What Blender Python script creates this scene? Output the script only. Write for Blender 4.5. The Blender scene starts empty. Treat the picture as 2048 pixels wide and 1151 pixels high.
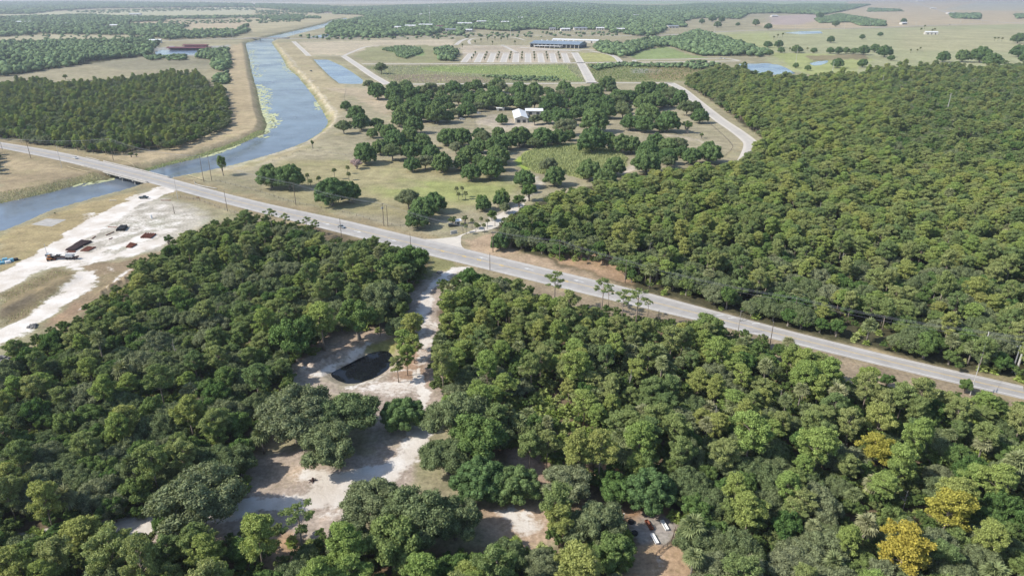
import bpy, math, random
import numpy as np
from mathutils import Vector, Matrix

# ------------------------------------------------------------------ camera, sky, sun, exposure
FPX, CAM_H, HOR = 1365.0, 115.0, -14.0
PITCH = math.atan((575.5-HOR)/FPX)
sc = bpy.context.scene
col = sc.collection
cd = bpy.data.cameras.new('camera'); cam = bpy.data.objects.new('camera', cd); col.objects.link(cam)
cd.sensor_width = 36.0; cd.lens = FPX/2048*36.0; cd.clip_start = 1.0; cd.clip_end = 60000
cam.location = (0, 0, CAM_H); cam.rotation_euler = (math.pi/2-PITCH, 0, 0)
sc.camera = cam
SUN_EL, SHADOW_AZ = math.radians(42), math.radians(14)
sv = Vector((-math.cos(SHADOW_AZ)*math.cos(SUN_EL), -math.sin(SHADOW_AZ)*math.cos(SUN_EL), math.sin(SUN_EL)))
w = bpy.data.worlds.new("World"); sc.world = w; w.use_nodes = True
sky = w.node_tree.nodes.new('ShaderNodeTexSky'); sky.sky_type = 'NISHITA'; sky.sun_disc = False
sky.sun_elevation = SUN_EL; sky.sun_rotation = math.atan2(sv.x, sv.y)
sky.dust_density = 1.0; sky.ozone_density = 1.2
bg = w.node_tree.nodes['Background']; bg.inputs[1].default_value = 0.15
w.node_tree.links.new(sky.outputs[0], bg.inputs[0])
sl = bpy.data.lights.new('sun', 'SUN'); sl.energy = 4.2; sl.angle = math.radians(0.5); sl.color = (1.0, 0.95, 0.86)
so = bpy.data.objects.new('sun', sl); col.objects.link(so); so.rotation_euler = sv.to_track_quat('Z', 'Y').to_euler()
sc.view_settings.view_transform = 'Standard'; sc.view_settings.look = 'None'
sc.view_settings.exposure = 0.32; sc.view_settings.gamma = 1.0
sc.cycles.max_bounces = 5; sc.cycles.diffuse_bounces = 2; sc.cycles.glossy_bounces = 2
sc.cycles.transmission_bounces = 2; sc.cycles.volume_bounces = 0; sc.cycles.transparent_max_bounces = 4

rng = np.random.default_rng(7); random.seed(7)
CP, SP = math.cos(PITCH), math.sin(PITCH)

def at(px, py, z=0.0):
    """photograph position -> point of the real ground (or of the level z)"""
    px = np.asarray(px, float); py = np.asarray(py, float)
    x = (px-1024)/FPX; v = -(py-575.5)/FPX
    t = (z-CAM_H)/(-SP+v*CP)
    return x*t, (CP+v*SP)*t
def proj(x, y, z=0.0):
    dz = z-CAM_H
    d = y*CP-dz*SP; u = y*SP+dz*CP
    return 1024+FPX*x/d, 575.5-FPX*u/d, FPX/d
def W(pts, z=0.0):
    return np.array([at(p[0], p[1], p[2] if len(p) > 2 else z) for p in pts], float)
def inpoly(x, y, poly):
    x = np.asarray(x, float); y = np.asarray(y, float)
    c = np.zeros(x.shape, bool); n = len(poly)
    for i in range(n):
        x1, y1 = poly[i][0], poly[i][1]; x2, y2 = poly[(i+1) % n][0], poly[(i+1) % n][1]
        if y1 == y2: continue
        c ^= ((y1 > y) != (y2 > y)) & (x < (x2-x1)*(y-y1)/(y2-y1)+x1)
    return c
def sdline(x, y, pts, closed=False):
    d = np.full(x.shape, 1e9); n = len(pts)
    for i in range(n if closed else n-1):
        ax, ay = pts[i][0], pts[i][1]; bx, by = pts[(i+1) % n][0], pts[(i+1) % n][1]
        ex, ey = bx-ax, by-ay; L = ex*ex+ey*ey+1e-9
        t = np.clip(((x-ax)*ex+(y-ay)*ey)/L, 0, 1)
        d = np.minimum(d, np.hypot(x-ax-t*ex, y-ay-t*ey))
    return d
def sdpoly(x, y, pts):
    d = sdline(x, y, pts, True)
    return np.where(inpoly(x, y, pts), -d, d)
def smooth_closed(pts, k=6):
    pts = np.asarray(pts, float); n = len(pts); out = []
    for i in range(n):
        p0, p1, p2, p3 = pts[(i-1) % n], pts[i], pts[(i+1) % n], pts[(i+2) % n]
        for j in range(k):
            t = j/k
            out.append(.5*((2*p1)+(-p0+p2)*t+(2*p0-5*p1+4*p2-p3)*t*t+(-p0+3*p1-3*p2+p3)*t**3))
    return np.array(out)
def smooth_open(pts, step=4.0):
    pts = np.asarray(pts, float)
    P = np.vstack([2*pts[0]-pts[1], pts, 2*pts[-1]-pts[-2]]); out = []
    for i in range(1, len(P)-2):
        p0, p1, p2, p3 = P[i-1], P[i], P[i+1], P[i+2]
        k = max(2, int(np.hypot(*(p2-p1)[:2])/step))
        for j in range(k):
            t = j/k
            out.append(.5*((2*p1)+(-p0+p2)*t+(2*p0-5*p1+4*p2-p3)*t*t+(-p0+3*p1-3*p2+p3)*t**3))
    out.append(P[-2])
    return np.array(out)

# ------------------------------------------------------------------ node helpers
def newmat(name):
    m = bpy.data.materials.new(name); m.use_nodes = True
    nt = m.node_tree; nt.nodes.clear()
    out = nt.nodes.new('ShaderNodeOutputMaterial')
    return m, nt, out
def N(nt, t, **kw):
    n = nt.nodes.new(t)
    for k, v in kw.items(): setattr(n, k, v)
    return n
def noise(nt, vec, scale, detail=3, rough=.55):
    n = N(nt, 'ShaderNodeTexNoise'); n.inputs['Scale'].default_value = scale
    n.inputs['Detail'].default_value = detail; n.inputs['Roughness'].default_value = rough
    if vec: nt.links.new(vec, n.inputs['Vector'])
    return n.outputs['Fac']
def ramp(nt, fac, stops):
    n = N(nt, 'ShaderNodeValToRGB'); e = n.color_ramp.elements
    while len(e) < len(stops): e.new(.5)
    for i, (p, c) in enumerate(stops):
        e[i].position = p; e[i].color = (*c, 1) if len(c) == 3 else c
    nt.links.new(fac, n.inputs[0]); return n.outputs[0]
def maprange(nt, v, a, b, c, d, smooth=False):
    n = N(nt, 'ShaderNodeMapRange')
    if smooth: n.interpolation_type = 'SMOOTHSTEP'
    nt.links.new(v, n.inputs[0])
    for i, q in enumerate((a, b, c, d)): n.inputs[i+1].default_value = q
    return n.outputs[0]
def mth(nt, op, a, b=None):
    n = N(nt, 'ShaderNodeMath', operation=op)
    for i, q in enumerate((a, b)):
        if q is None: continue
        if isinstance(q, (int, float)): n.inputs[i].default_value = q
        else: nt.links.new(q, n.inputs[i])
    return n.outputs[0]
def mix(nt, fac, a, b, mode='MIX'):
    n = N(nt, 'ShaderNodeMix', data_type='RGBA', blend_type=mode)
    for i, q in ((0, fac), (6, a), (7, b)):
        if isinstance(q, (int, float)): n.inputs[i].default_value = q
        elif isinstance(q, tuple): n.inputs[i].default_value = (*q, 1)
        else: nt.links.new(q, n.inputs[i])
    return n.outputs[2]
def bsdf(nt, out, color, rough=.8, spec=.3, metal=0, bump=None, bstr=.3, bdist=.1):
    b = N(nt, 'ShaderNodeBsdfPrincipled')
    if isinstance(color, tuple): b.inputs['Base Color'].default_value = (*color, 1)
    else: nt.links.new(color, b.inputs['Base Color'])
    if isinstance(rough, (int, float)): b.inputs['Roughness'].default_value = rough
    else: nt.links.new(rough, b.inputs['Roughness'])
    b.inputs['Specular IOR Level'].default_value = spec; b.inputs['Metallic'].default_value = metal
    if bump is not None:
        bn = N(nt, 'ShaderNodeBump'); bn.inputs['Strength'].default_value = bstr; bn.inputs['Distance'].default_value = bdist
        nt.links.new(bump, bn.inputs['Height']); nt.links.new(bn.outputs[0], b.inputs['Normal'])
    nt.links.new(b.outputs[0], out.inputs[0]); return b
def simple(name, c, rough=.7, spec=.3, metal=0, var=.18, scale=2.0, obj_space=True):
    m, nt, out = newmat(name)
    tc = N(nt, 'ShaderNodeTexCoord')
    v = tc.outputs['Object'] if obj_space else N(nt, 'ShaderNodeNewGeometry').outputs['Position']
    f = noise(nt, v, scale, 4)
    c1 = tuple(x*(1-var) for x in c); c2 = tuple(min(1, x*(1+var)) for x in c)
    cc = ramp(nt, f, [(.3, c1), (.7, c2)])
    bsdf(nt, out, cc, rough, spec, metal, bump=f, bstr=.15, bdist=.05)
    return m

# ------------------------------------------------------------------ materials
def ground_material():
    m, nt, out = newmat('land_cover')
    pos = N(nt, 'ShaderNodeNewGeometry').outputs['Position']
    colr = N(nt, 'ShaderNodeAttribute', attribute_name='cover').outputs['Color']
    snd = N(nt, 'ShaderNodeAttribute', attribute_name='sand').outputs['Fac']
    n1 = noise(nt, pos, .9, 5, .65); n2 = noise(nt, pos, .12, 5, .6); n3 = noise(nt, pos, .012, 4, .6)
    n4 = noise(nt, pos, .035, 6, .7)
    v = mth(nt, 'MULTIPLY', maprange(nt, n1, .3, .7, .68, 1.28), maprange(nt, n2, .3, .7, .74, 1.22))
    v = mth(nt, 'MULTIPLY', v, maprange(nt, n3, .35, .65, .86, 1.12))
    mul = N(nt, 'ShaderNodeCombineColor')
    for i in range(3): nt.links.new(v, mul.inputs[i])
    c = mix(nt, 1.0, colr, mul.outputs[0], 'MULTIPLY')
    # olive and straw coloured tufts growing in drifts
    c = mix(nt, maprange(nt, n4, .5, .68, 0, .45, True), c, mix(nt, 1.0, c, (.80, .93, .72), 'MULTIPLY'))
    c = mix(nt, maprange(nt, n2, .58, .72, 0, .35, True), c, mix(nt, 1.0, c, (1.18, 1.02, .86), 'MULTIPLY'))
    vor = N(nt, 'ShaderNodeTexVoronoi'); vor.inputs['Scale'].default_value = .45; nt.links.new(pos, vor.inputs['Vector'])
    c = mix(nt, maprange(nt, vor.outputs['Distance'], .12, .32, .35, 0, True), c, mix(nt, 1.0, c, (.6, .66, .5), 'MULTIPLY'))
    # white sand breaks through where the grass is worn
    s = mth(nt, 'ADD', snd, mth(nt, 'MULTIPLY', mth(nt, 'SUBTRACT', n2, .5), .9))
    s = mth(nt, 'ADD', s, mth(nt, 'MULTIPLY', mth(nt, 'SUBTRACT', n1, .5), .7))
    s = maprange(nt, s, .38, .68, 0, 1, True)
    sc_ = mix(nt, maprange(nt, n4, .35, .6, .55, 0, True), ramp(nt, n2, [(.3, (.54, .48, .41)), (.5, (.67, .62, .56)), (.7, (.78, .75, .71))]), (.52, .45, .37))
    c = mix(nt, s, c, sc_)
    bsdf(nt, out, c, .95, .05, bump=n1, bstr=.6, bdist=.35)
    return m
def road_material(name, c, var=.12):
    m, nt, out = newmat(name)
    pos = N(nt, 'ShaderNodeNewGeometry').outputs['Position']
    uv = N(nt, 'ShaderNodeTexCoord').outputs['UV']
    sep = N(nt, 'ShaderNodeSeparateXYZ'); nt.links.new(uv, sep.inputs[0])
    n1 = noise(nt, pos, .25, 5, .65); n2 = noise(nt, pos, 2.5, 3)
    cc = ramp(nt, n1, [(.3, tuple(x*(1-var) for x in c)), (.7, tuple(x*(1+var) for x in c))])
    # wheel tracks polished by tyres, streaked along the road (uv.x across, in lane units)
    lane = mth(nt, 'ABSOLUTE', mth(nt, 'SUBTRACT', sep.outputs[0], .5))
    cc = mix(nt, maprange(nt, lane, .27, .36, .62, 0, True), cc, mix(nt, 1.0, cc, (.74, .755, .79), 'MULTIPLY'))
    cc = mix(nt, maprange(nt, noise(nt, pos, .03, 4), .5, .62, 0, .25, True), cc, mix(nt, 1.0, cc, (.75, .76, .8), 'MULTIPLY'))
    wv = mth(nt, 'ABSOLUTE', mth(nt, 'SINE', mth(nt, 'MULTIPLY', sep.outputs[0], math.pi*4)))
    cc = mix(nt, mth(nt, 'MULTIPLY', wv, .16), cc, mix(nt, 1.0, cc, (.72, .74, .78), 'MULTIPLY'))
    vor = N(nt, 'ShaderNodeTexVoronoi', feature='DISTANCE_TO_EDGE'); vor.inputs['Scale'].default_value = .12; nt.links.new(pos, vor.inputs['Vector'])
    cc = mix(nt, maprange(nt, vor.outputs['Distance'], .0, .02, .25, 0), cc, (c[0]*.5, c[1]*.5, c[2]*.5))
    bsdf(nt, out, cc, .9, .15, bump=n2, bstr=.2, bdist=.03)
    return m
def water_material(name, deep, rough=.12, bstr=.25, scale=.5):
    m, nt, out = newmat(name)
    pos = N(nt, 'ShaderNodeNewGeometry').outputs['Position']
    n1 = noise(nt, pos, scale, 4, .6); n2 = noise(nt, pos, .012, 4, .7); n3 = noise(nt, pos, .05, 3)
    r = maprange(nt, n2, .35, .65, rough*.5, rough*1.9)
    cc = ramp(nt, n3, [(.3, tuple(x*.8 for x in deep)), (.7, tuple(x*1.3 for x in deep))])
    b = bsdf(nt, out, cc, r, .5, bump=n1, bstr=bstr, bdist=.08)
    b.inputs['IOR'].default_value = 1.33
    return m
def leaf_material(name, a, b_, c_, trans=.24, rnd=.4):
    """a,b_,c_: leaf colours picked per tree; each leaf tuft varies a little"""
    m, nt, out = newmat(name)
    oi = N(nt, 'ShaderNodeObjectInfo'); geo = N(nt, 'ShaderNodeNewGeometry')
    tc = N(nt, 'ShaderNodeTexCoord')
    base = ramp(nt, oi.outputs['Random'], [(0, a), (.5, b_), (1, c_)])
    n1 = noise(nt, tc.outputs['Object'], .38, 2)
    f = mth(nt, 'MULTIPLY', maprange(nt, geo.outputs['Random Per Island'], 0, 1, 1-rnd, 1+rnd), maprange(nt, n1, .3, .7, .85, 1.15))
    cm = N(nt, 'ShaderNodeCombineColor')
    for i in range(3): nt.links.new(f, cm.inputs[i])
    c = mix(nt, 1.0, base, cm.outputs[0], 'MULTIPLY')
    d = N(nt, 'ShaderNodeBsdfDiffuse'); t = N(nt, 'ShaderNodeBsdfTranslucent')
    nt.links.new(c, d.inputs[0]); nt.links.new(mix(nt, 1.0, c, (1.2, 1.25, .7), 'MULTIPLY'), t.inputs[0])
    ms = N(nt, 'ShaderNodeMixShader'); ms.inputs[0].default_value = trans
    nt.links.new(d.outputs[0], ms.inputs[1]); nt.links.new(t.outputs[0], ms.inputs[2])
    nt.links.new(ms.outputs[0], out.inputs[0]); return m

M = {}
M['ground'] = ground_material()
M['asphalt'] = road_material('worn_asphalt', (.455, .425, .385))
M['concrete_road'] = road_material('pale_shell_road', (.60, .55, .475), .08)
M['white_paint'] = simple('white_road_paint', (.62, .62, .60), .7, .2)
M['yellow_paint'] = simple('yellow_road_paint', (.60, .43, .16), .7, .2)
M['canal'] = water_material('canal_water', (.125, .152, .185), .15, .5, .7)
M['pond'] = water_material('dark_pond_water', (.009, .011, .014), .02, .008, .5)
M['bluewater'] = water_material('pale_pond_water', (.13, .18, .26), .14, .35, .5)
M['pine'] = leaf_material('pine_needles', (.190, .262, .105), (.268, .322, .120), (.330, .360, .145))
M['pine_lime'] = leaf_material('bright_pine_needles', (.262, .355, .108), (.312, .375, .115), (.355, .368, .125))
M['pine_gold'] = leaf_material('golden_foliage', (.35, .37, .09), (.40, .38, .085), (.45, .38, .08))
M['oak_grey'] = leaf_material('live_oak_leaves', (0.162, 0.213, 0.095), (0.202, 0.241, 0.118), (0.246, 0.269, 0.155), .22, .5)
M['oak_green'] = leaf_material('green_oak_leaves', (0.114, 0.197, 0.061), (0.158, 0.234, 0.076), (0.221, 0.278, 0.098))
M['oak_dark'] = leaf_material('pasture_oak_leaves', (0.114, 0.183, 0.070), (0.133, 0.202, 0.076), (0.165, 0.228, 0.088), .18, .4)
M['palm'] = leaf_material('palm_fronds', (0.224, 0.269, 0.123), (0.269, 0.302, 0.146), (0.336, 0.336, 0.190), .2, .3)
M['palm_dead'] = leaf_material('dead_palm_fronds', (0.500, 0.380, 0.240), (0.540, 0.410, 0.260), (0.560, 0.430, 0.280), .1, .3)
M['palmetto'] = leaf_material('palmetto_fans', (0.260, 0.340, 0.085), (0.330, 0.400, 0.120), (0.420, 0.460, 0.200), .2, .5)
M['shrub'] = leaf_material('shrub_leaves', (0.112, 0.179, 0.056), (0.146, 0.202, 0.067), (0.190, 0.224, 0.090), .2, .35)
M['pink_shrub'] = leaf_material('blooming_shrub', (0.500, 0.380, 0.350), (0.540, 0.400, 0.370), (0.520, 0.390, 0.350), .1, .3)
M['far_leaf'] = leaf_material('distant_leaves', (0.106, 0.157, 0.074), (0.129, 0.174, 0.081), (0.157, 0.190, 0.090), .0, .55)
M['reed'] = leaf_material('reeds', (.38, .42, .19), (.44, .44, .22), (.48, .44, .25), .1, .3)
M['bark'] = simple('grey_brown_bark', (.24, .21, .18), .95, .05, var=.35, scale=3)
M['pinebark'] = simple('pine_bark', (.33, .27, .22), .95, .05, var=.3, scale=3)
M['deadwood'] = simple('bleached_deadwood', (.42, .39, .35), .9, .05, var=.2, scale=3)
M['pole'] = simple('weathered_pole_wood', (.16, .13, .105), .9, .05, var=.25, scale=1)
M['palepole'] = simple('pale_concrete_pole', (.52, .50, .46), .8, .2)
M['wire'] = simple('wire_metal', (.30, .30, .31), .4, .5, .6)
M['metal'] = simple('galvanised_metal', (.45, .46, .47), .45, .5, .5)
M['concrete'] = simple('aged_concrete', (.40, .38, .35), .9, .1, var=.2, scale=.4)
M['white_roof'] = simple('white_metal_roofing', (.78, .78, .77), .4, .4, var=.05)
M['blue_roof'] = simple('blue_grey_metal_roofing', (.20, .25, .30), .4, .4, var=.12, scale=.05)
M['wall_pale'] = simple('pale_wall', (.55, .52, .46), .8, .2, var=.1, scale=.2)
M['bay_shade_door'] = simple('shaded_bay', (.06, .065, .07), .8, .2)  # near-black colour paints the shade of open bays; doors and stalls share it
M['red_roof'] = simple('oxide_red_roofing', (.13, .03, .03), .5, .3, var=.2, scale=.1)
M['rust'] = simple('rusty_steel', (.20, .075, .045), .85, .2, .1, var=.4, scale=1.2)
M['darkrust'] = simple('dark_rusty_pipe', (.085, .055, .05), .8, .2, .1, var=.4, scale=1.2)
M['orange'] = simple('orange_machine_paint', (.45, .17, .04), .5, .4)
M['black'] = simple('black_rubber', (.02, .02, .022), .7, .3)
M['glass'] = simple('dark_vehicle_glass', (.03, .04, .045), .1, .6)
M['carwhite'] = simple('white_car_paint', (.75, .75, .74), .25, .5, var=.03)
M['carsilver'] = simple('silver_car_paint', (.42, .45, .47), .25, .6, .4, var=.05)
M['cardark'] = simple('dark_green_car_paint', (.03, .045, .045), .3, .5, var=.05)
M['tarp'] = simple('light_blue_tarp', (.18, .42, .55), .5, .3, var=.25, scale=.8)
M['stone'] = simple('grey_rubble', (.22, .21, .20), .95, .1, var=.35, scale=1.5)
M['trough'] = simple('white_plastic', (.78, .78, .76), .5, .3, var=.06)
M['sign'] = simple('painted_board', (.5, .5, .48), .6, .3, var=.1)
M['algae'] = simple('floating_algae', (.46, .48, .28), .9, .1, var=.35, scale=.3, obj_space=False)

# ------------------------------------------------------------------ object helpers
def tag(o, label=None, cat=None, group=None, kind=None):
    if label: o['label'] = label
    if cat: o['category'] = cat
    if group: o['group'] = group
    if kind: o['kind'] = kind
    return o
def empty(name, loc=(0, 0, 0), rz=0.0, s=1.0):
    o = bpy.data.objects.new(name, None); col.objects.link(o)
    o.location = loc; o.rotation_euler = (0, 0, rz); o.scale = (s, s, s); o.empty_display_size = 1
    return o
def mesh_np(name, V, F, mat, parent=None, smooth=False, link=True):
    """V (n,3); F (m,3) or (m,4) int arrays or list of them"""
    me = bpy.data.meshes.new(name)
    Fs = F if isinstance(F, list) and len(F) and isinstance(F[0], np.ndarray) else [np.asarray(F)]
    Fs = [np.asarray(f) for f in Fs if len(f)]
    V = np.asarray(V, np.float32)
    me.vertices.add(len(V)); me.vertices.foreach_set('co', V.ravel())
    loops = np.concatenate([f.ravel() for f in Fs]).astype(np.int32)
    tot = np.concatenate([np.full(len(f), f.shape[1]) for f in Fs]).astype(np.int32)
    start = np.concatenate([[0], np.cumsum(tot)[:-1]]).astype(np.int32)
    me.loops.add(len(loops)); me.loops.foreach_set('vertex_index', loops)
    me.polygons.add(len(tot)); me.polygons.foreach_set('loop_start', start); me.polygons.foreach_set('loop_total', tot)
    if smooth: me.polygons.foreach_set('use_smooth', np.ones(len(tot), bool))
    me.update(calc_edges=True); me.materials.append(mat)
    o = bpy.data.objects.new(name, me)
    if link: col.objects.link(o)
    if parent: o.parent = parent
    return o
class MB:
    """collects shapes and links them as ONE mesh"""
    def __init__(s): s.v = []; s.q = []; s.n = 0
    def add(s, V, F):
        V = np.asarray(V, float).reshape(-1, 3)
        for f in F: s.q.append([i+s.n for i in f])
        s.v.append(V); s.n += len(V); return s
    def box(s, c, d, rz=0.0, taper=1.0):
        x, y, z = d[0]/2, d[1]/2, d[2]/2
        P = np.array([(-x, -y, -z), (x, -y, -z), (x, y, -z), (-x, y, -z), (-x*taper, -y*taper, z), (x*taper, -y*taper, z), (x*taper, y*taper, z), (-x*taper, y*taper, z)])
        ca, sa = math.cos(rz), math.sin(rz)
        P = np.stack([P[:, 0]*ca-P[:, 1]*sa, P[:, 0]*sa+P[:, 1]*ca, P[:, 2]], 1)+np.array(c)
        return s.add(P, [(0, 3, 2, 1), (4, 5, 6, 7), (0, 1, 5, 4), (1, 2, 6, 5), (2, 3, 7, 6), (3, 0, 4, 7)])
    def tube(s, pts, r, n=6, cap=True):
        pts = [np.array(p, float) for p in pts]
        rs = r if hasattr(r, '__len__') else [r]*len(pts)
        V = []; prev = None
        for i, p in enumerate(pts):
            d = pts[min(i+1, len(pts)-1)]-pts[max(i-1, 0)]; d /= np.linalg.norm(d)+1e-9
            a = np.array((0, 0, 1.)) if abs(d[2]) < .9 else np.array((1., 0, 0))
            u = np.cross(d, a); u /= np.linalg.norm(u); v = np.cross(d, u)
            for k in range(n):
                t = 2*math.pi*k/n; V.append(p+rs[i]*(math.cos(t)*u+math.sin(t)*v))
        F = []
        for i in range(len(pts)-1):
            for k in range(n):
                k2 = (k+1) % n; F.append((i*n+k, i*n+k2, (i+1)*n+k2, (i+1)*n+k))
        if cap: F.append(tuple(range(n))[::-1]); F.append(tuple((len(pts)-1)*n+k for k in range(n)))
        return s.add(V, F)
    def prism(s, outline, y0, y1, rz=0, c=(0, 0, 0)):
        """outline in (x,z) extruded along y"""
        n = len(outline)
        V = [(x, y0, z) for x, z in outline]+[(x, y1, z) for x, z in outline]
        V = np.array(V, float); ca, sa = math.cos(rz), math.sin(rz)
        V = np.stack([V[:, 0]*ca-V[:, 1]*sa, V[:, 0]*sa+V[:, 1]*ca, V[:, 2]], 1)+np.array(c)
        F = [tuple(range(n)), tuple(range(2*n-1, n-1, -1))]+[(i, i+n, (i+1) % n+n, (i+1) % n) for i in range(n)]
        return s.add(V, F)
    def build(s, name, mat, parent=None, smooth=False):
        me = bpy.data.meshes.new(name)
        me.from_pydata([tuple(p) for p in np.concatenate(s.v)], [], s.q); me.update()
        me.materials.append(mat)
        if smooth:
            for p in me.polygons: p.use_smooth = True
        o = bpy.data.objects.new(name, me); col.objects.link(o)
        if parent: o.parent = parent
        return o
def copy_tree(o, parent=None):
    c = o.copy(); col.objects.link(c)
    if parent: c.parent = parent
    for ch in o.children: copy_tree(ch, c)
    return c
def fbm(x, y, s, seed=0):
    r = np.random.default_rng(seed); out = 0; a = 1; tot = 0
    for o in range(4):
        for k in range(3):
            an = r.uniform(0, 2*math.pi); ph = r.uniform(0, 6.28)
            out = out+a*np.sin((x*math.cos(an)+y*math.sin(an))*2*math.pi/s*r.uniform(.7, 1.4)+ph); tot += a
        s /= 2.1; a *= .6
    return out/tot*2

# ------------------------------------------------------------------ outlines (traced, put on the ground plane)
WZ = -4.2
CANAL_A = W([(-260, 520), (-120, 500), (0, 468), (75, 434), (150, 411), (225, 391), (272, 376), (330, 364), (360, 357), (390, 352), (455, 337), (511, 321), (560, 306), (607, 287), (637, 268), (652, 254), (656, 243), (647, 225), (627, 192), (597, 155), (574, 135), (562, 112), (545, 88), (543, 84), (552, 80), (570, 76), (600, 68), (657, 54), (700, 42), (692, 36), (664, 41), (652, 47), (590, 62), (532, 75), (508, 82), (492, 86), (492, 92), (498, 115), (505, 150), (514, 180), (524, 225), (534, 250), (528, 268), (511, 275), (470, 292), (400, 315), (350, 327), (300, 338), (250, 350), (210, 360), (162, 367), (100, 385), (0, 407), (-120, 430), (-260, 445)], WZ)
POND_P = W([(627, 119), (657, 120), (684, 132), (708, 147), (727, 161), (724, 168), (680, 168), (659, 152), (637, 130)], -1)
POND_R = W([(1476, 128), (1536, 127), (1558, 130), (1573, 136), (1592, 147), (1570, 151), (1520, 149), (1493, 142)], -1)
POND_R2 = W([(1618, 127), (1635, 123), (1658, 121), (1654, 126), (1640, 131), (1626, 131)], -1)
POND_F = smooth_closed(W([(662, 749), (684, 764), (709, 767), (737, 759), (768, 745), (783, 728), (786, 713), (777, 703), (757, 702), (737, 707), (712, 720), (682, 735)], -1.0), 4)
POND_L = W([(310, 104), (325, 100), (355, 101), (422, 100), (420, 107), (375, 110), (312, 110)], -.5)
POND_S = W([(1568, 66), (1600, 63), (1640, 62), (1646, 67), (1600, 69)], -.5)
POND_N = W([(617, 75), (640, 70), (665, 67), (668, 70), (650, 75)], -.5)
WATERS = [(CANAL_A, WZ, .48, 'canal', 'canal_water'), (POND_P, -1, .3, 'bluewater', 'pond_water'), (POND_R, -1, .3, 'bluewater', 'pond_water'), (POND_R2, -1, .3, 'bluewater', 'pond_water'),
          (POND_F, -1, .35, 'pond', 'pond_water'), (POND_L, -.5, .3, 'bluewater', 'pond_water'), (POND_S, -.5, .3, 'bluewater', 'pond_water'), (POND_N, -.5, .3, 'bluewater', 'pond_water')]
HU = [(-200, 244), (0, 284), (115, 303), (195, 321), (300, 346), (350, 359), (512, 402), (687, 439), (762, 457), (850, 478), (937, 499), (1024, 520), (1149, 550), (1274, 579), (1399, 613), (1536, 650), (1661, 682), (1786, 713), (1911, 743), (2048, 773), (2300, 830)]
HL = [(-200, 254), (0, 297), (115, 319), (195, 340), (300, 366), (350, 380), (512, 424), (687, 468), (762, 488), (850, 509), (937, 530), (1024, 551), (1149, 583), (1274, 613), (1399, 642), (1536, 675), (1661, 706), (1786, 736), (1911, 766), (2048, 797), (2300, 860)]
HUW, HLW = W(HU), W(HL)
_c = smooth_open(HLW, 3.0)
def nearest_on(pts, p):
    best = None
    for a, b in zip(pts[:-1], pts[1:]):
        e = b-a; t = np.clip(np.dot(p-a, e)/(np.dot(e, e)+1e-9), 0, 1); q = a+t*e; d = np.hypot(*(p-q))
        if best is None or d < best[0]: best = (d, q)
    return best
HC = []
for p in HUW:
    d, q = nearest_on(HLW, p)
    HC.append(((p[0]+q[0])/2, (p[1]+q[1])/2, max(9.5, min(17, d))))
HC = np.array(HC[1:-1])
HWY = smooth_open(HC, 4.0)
for _ in range(30): HWY[1:-1] = (HWY[:-2]+HWY[1:-1]*2+HWY[2:])/4
HIGHWAY_PX = HU+HL[::-1]
PALE_ROADS = [
    ([(587, 83), (600, 95), (618, 112)], 9), ([(618, 112), (650, 112), (687, 112)], 4), ([(687, 112), (705, 104), (732, 94), (760, 91)], 6),
    ([(687, 112), (720, 134), (745, 151), (776, 169)], 11), ([(776, 169), (900, 168), (1100, 167), (1200, 166), (1344, 166)], 7),
    ([(1340, 166), (1362, 178), (1386, 197), (1436, 237), (1470, 260), (1496, 280), (1503, 292), (1494, 318), (1480, 340)], 11),
    ([(724, 128), (850, 128), (1024, 127), (1150, 126), (1244, 125), (1360, 124), (1480, 122)], 9),
    ([(1149, 105), (1166, 134), (1184, 167)], 13), ([(1180, 102), (1205, 106), (1229, 113), (1241, 124)], 9),
    ([(1270, 124), (1274, 120), (1340, 119), (1441, 117), (1479, 121)], 7),
    ([(1062, 101), (1100, 100), (1160, 102)], 16), ([(912, 90), (922, 82), (935, 77)], 9), ([(940, 88), (938, 82), (948, 77), (980, 75), (1024, 75), (1050, 80)], 6),
    ([(940, 90), (980, 92), (1060, 91)], 6), ([(1004, 90), (1020, 98), (1035, 106)], 7), ([(1040, 95), (1110, 99), (1190, 100)], 12),
    ([(590, 83), (700, 80), (800, 78), (912, 76)], 5),
    ([(926, 106), (1066, 105), (1150, 105)], 8),
]
STRIPS = [(942, 927), (963, 954), (987, 980), (1012, 1006), (1033, 1031), (1056, 1056), (1080, 1083), (1104, 1108), (1128, 1134)]
for a, b in STRIPS: PALE_ROADS.append(([(a, 107), ((a+b)/2, 116), (b, 125)], 11))
FAR_ROAD = ([(250, 84), (317, 82), (400, 79.5), (487, 77), (560, 77.5), (620, 77), (760, 75), (1024, 71), (1200, 71), (1310, 71), (1420, 65), (1536, 60), (1736, 56), (1836, 52), (1950, 48), (2048, 45), (2300, 38)], 16)
FAR_ROAD2 = ([(1812, 0), (1850, 12), (1890, 24), (1900, 30), (1960, 40), (2048, 48)], 12)

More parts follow.
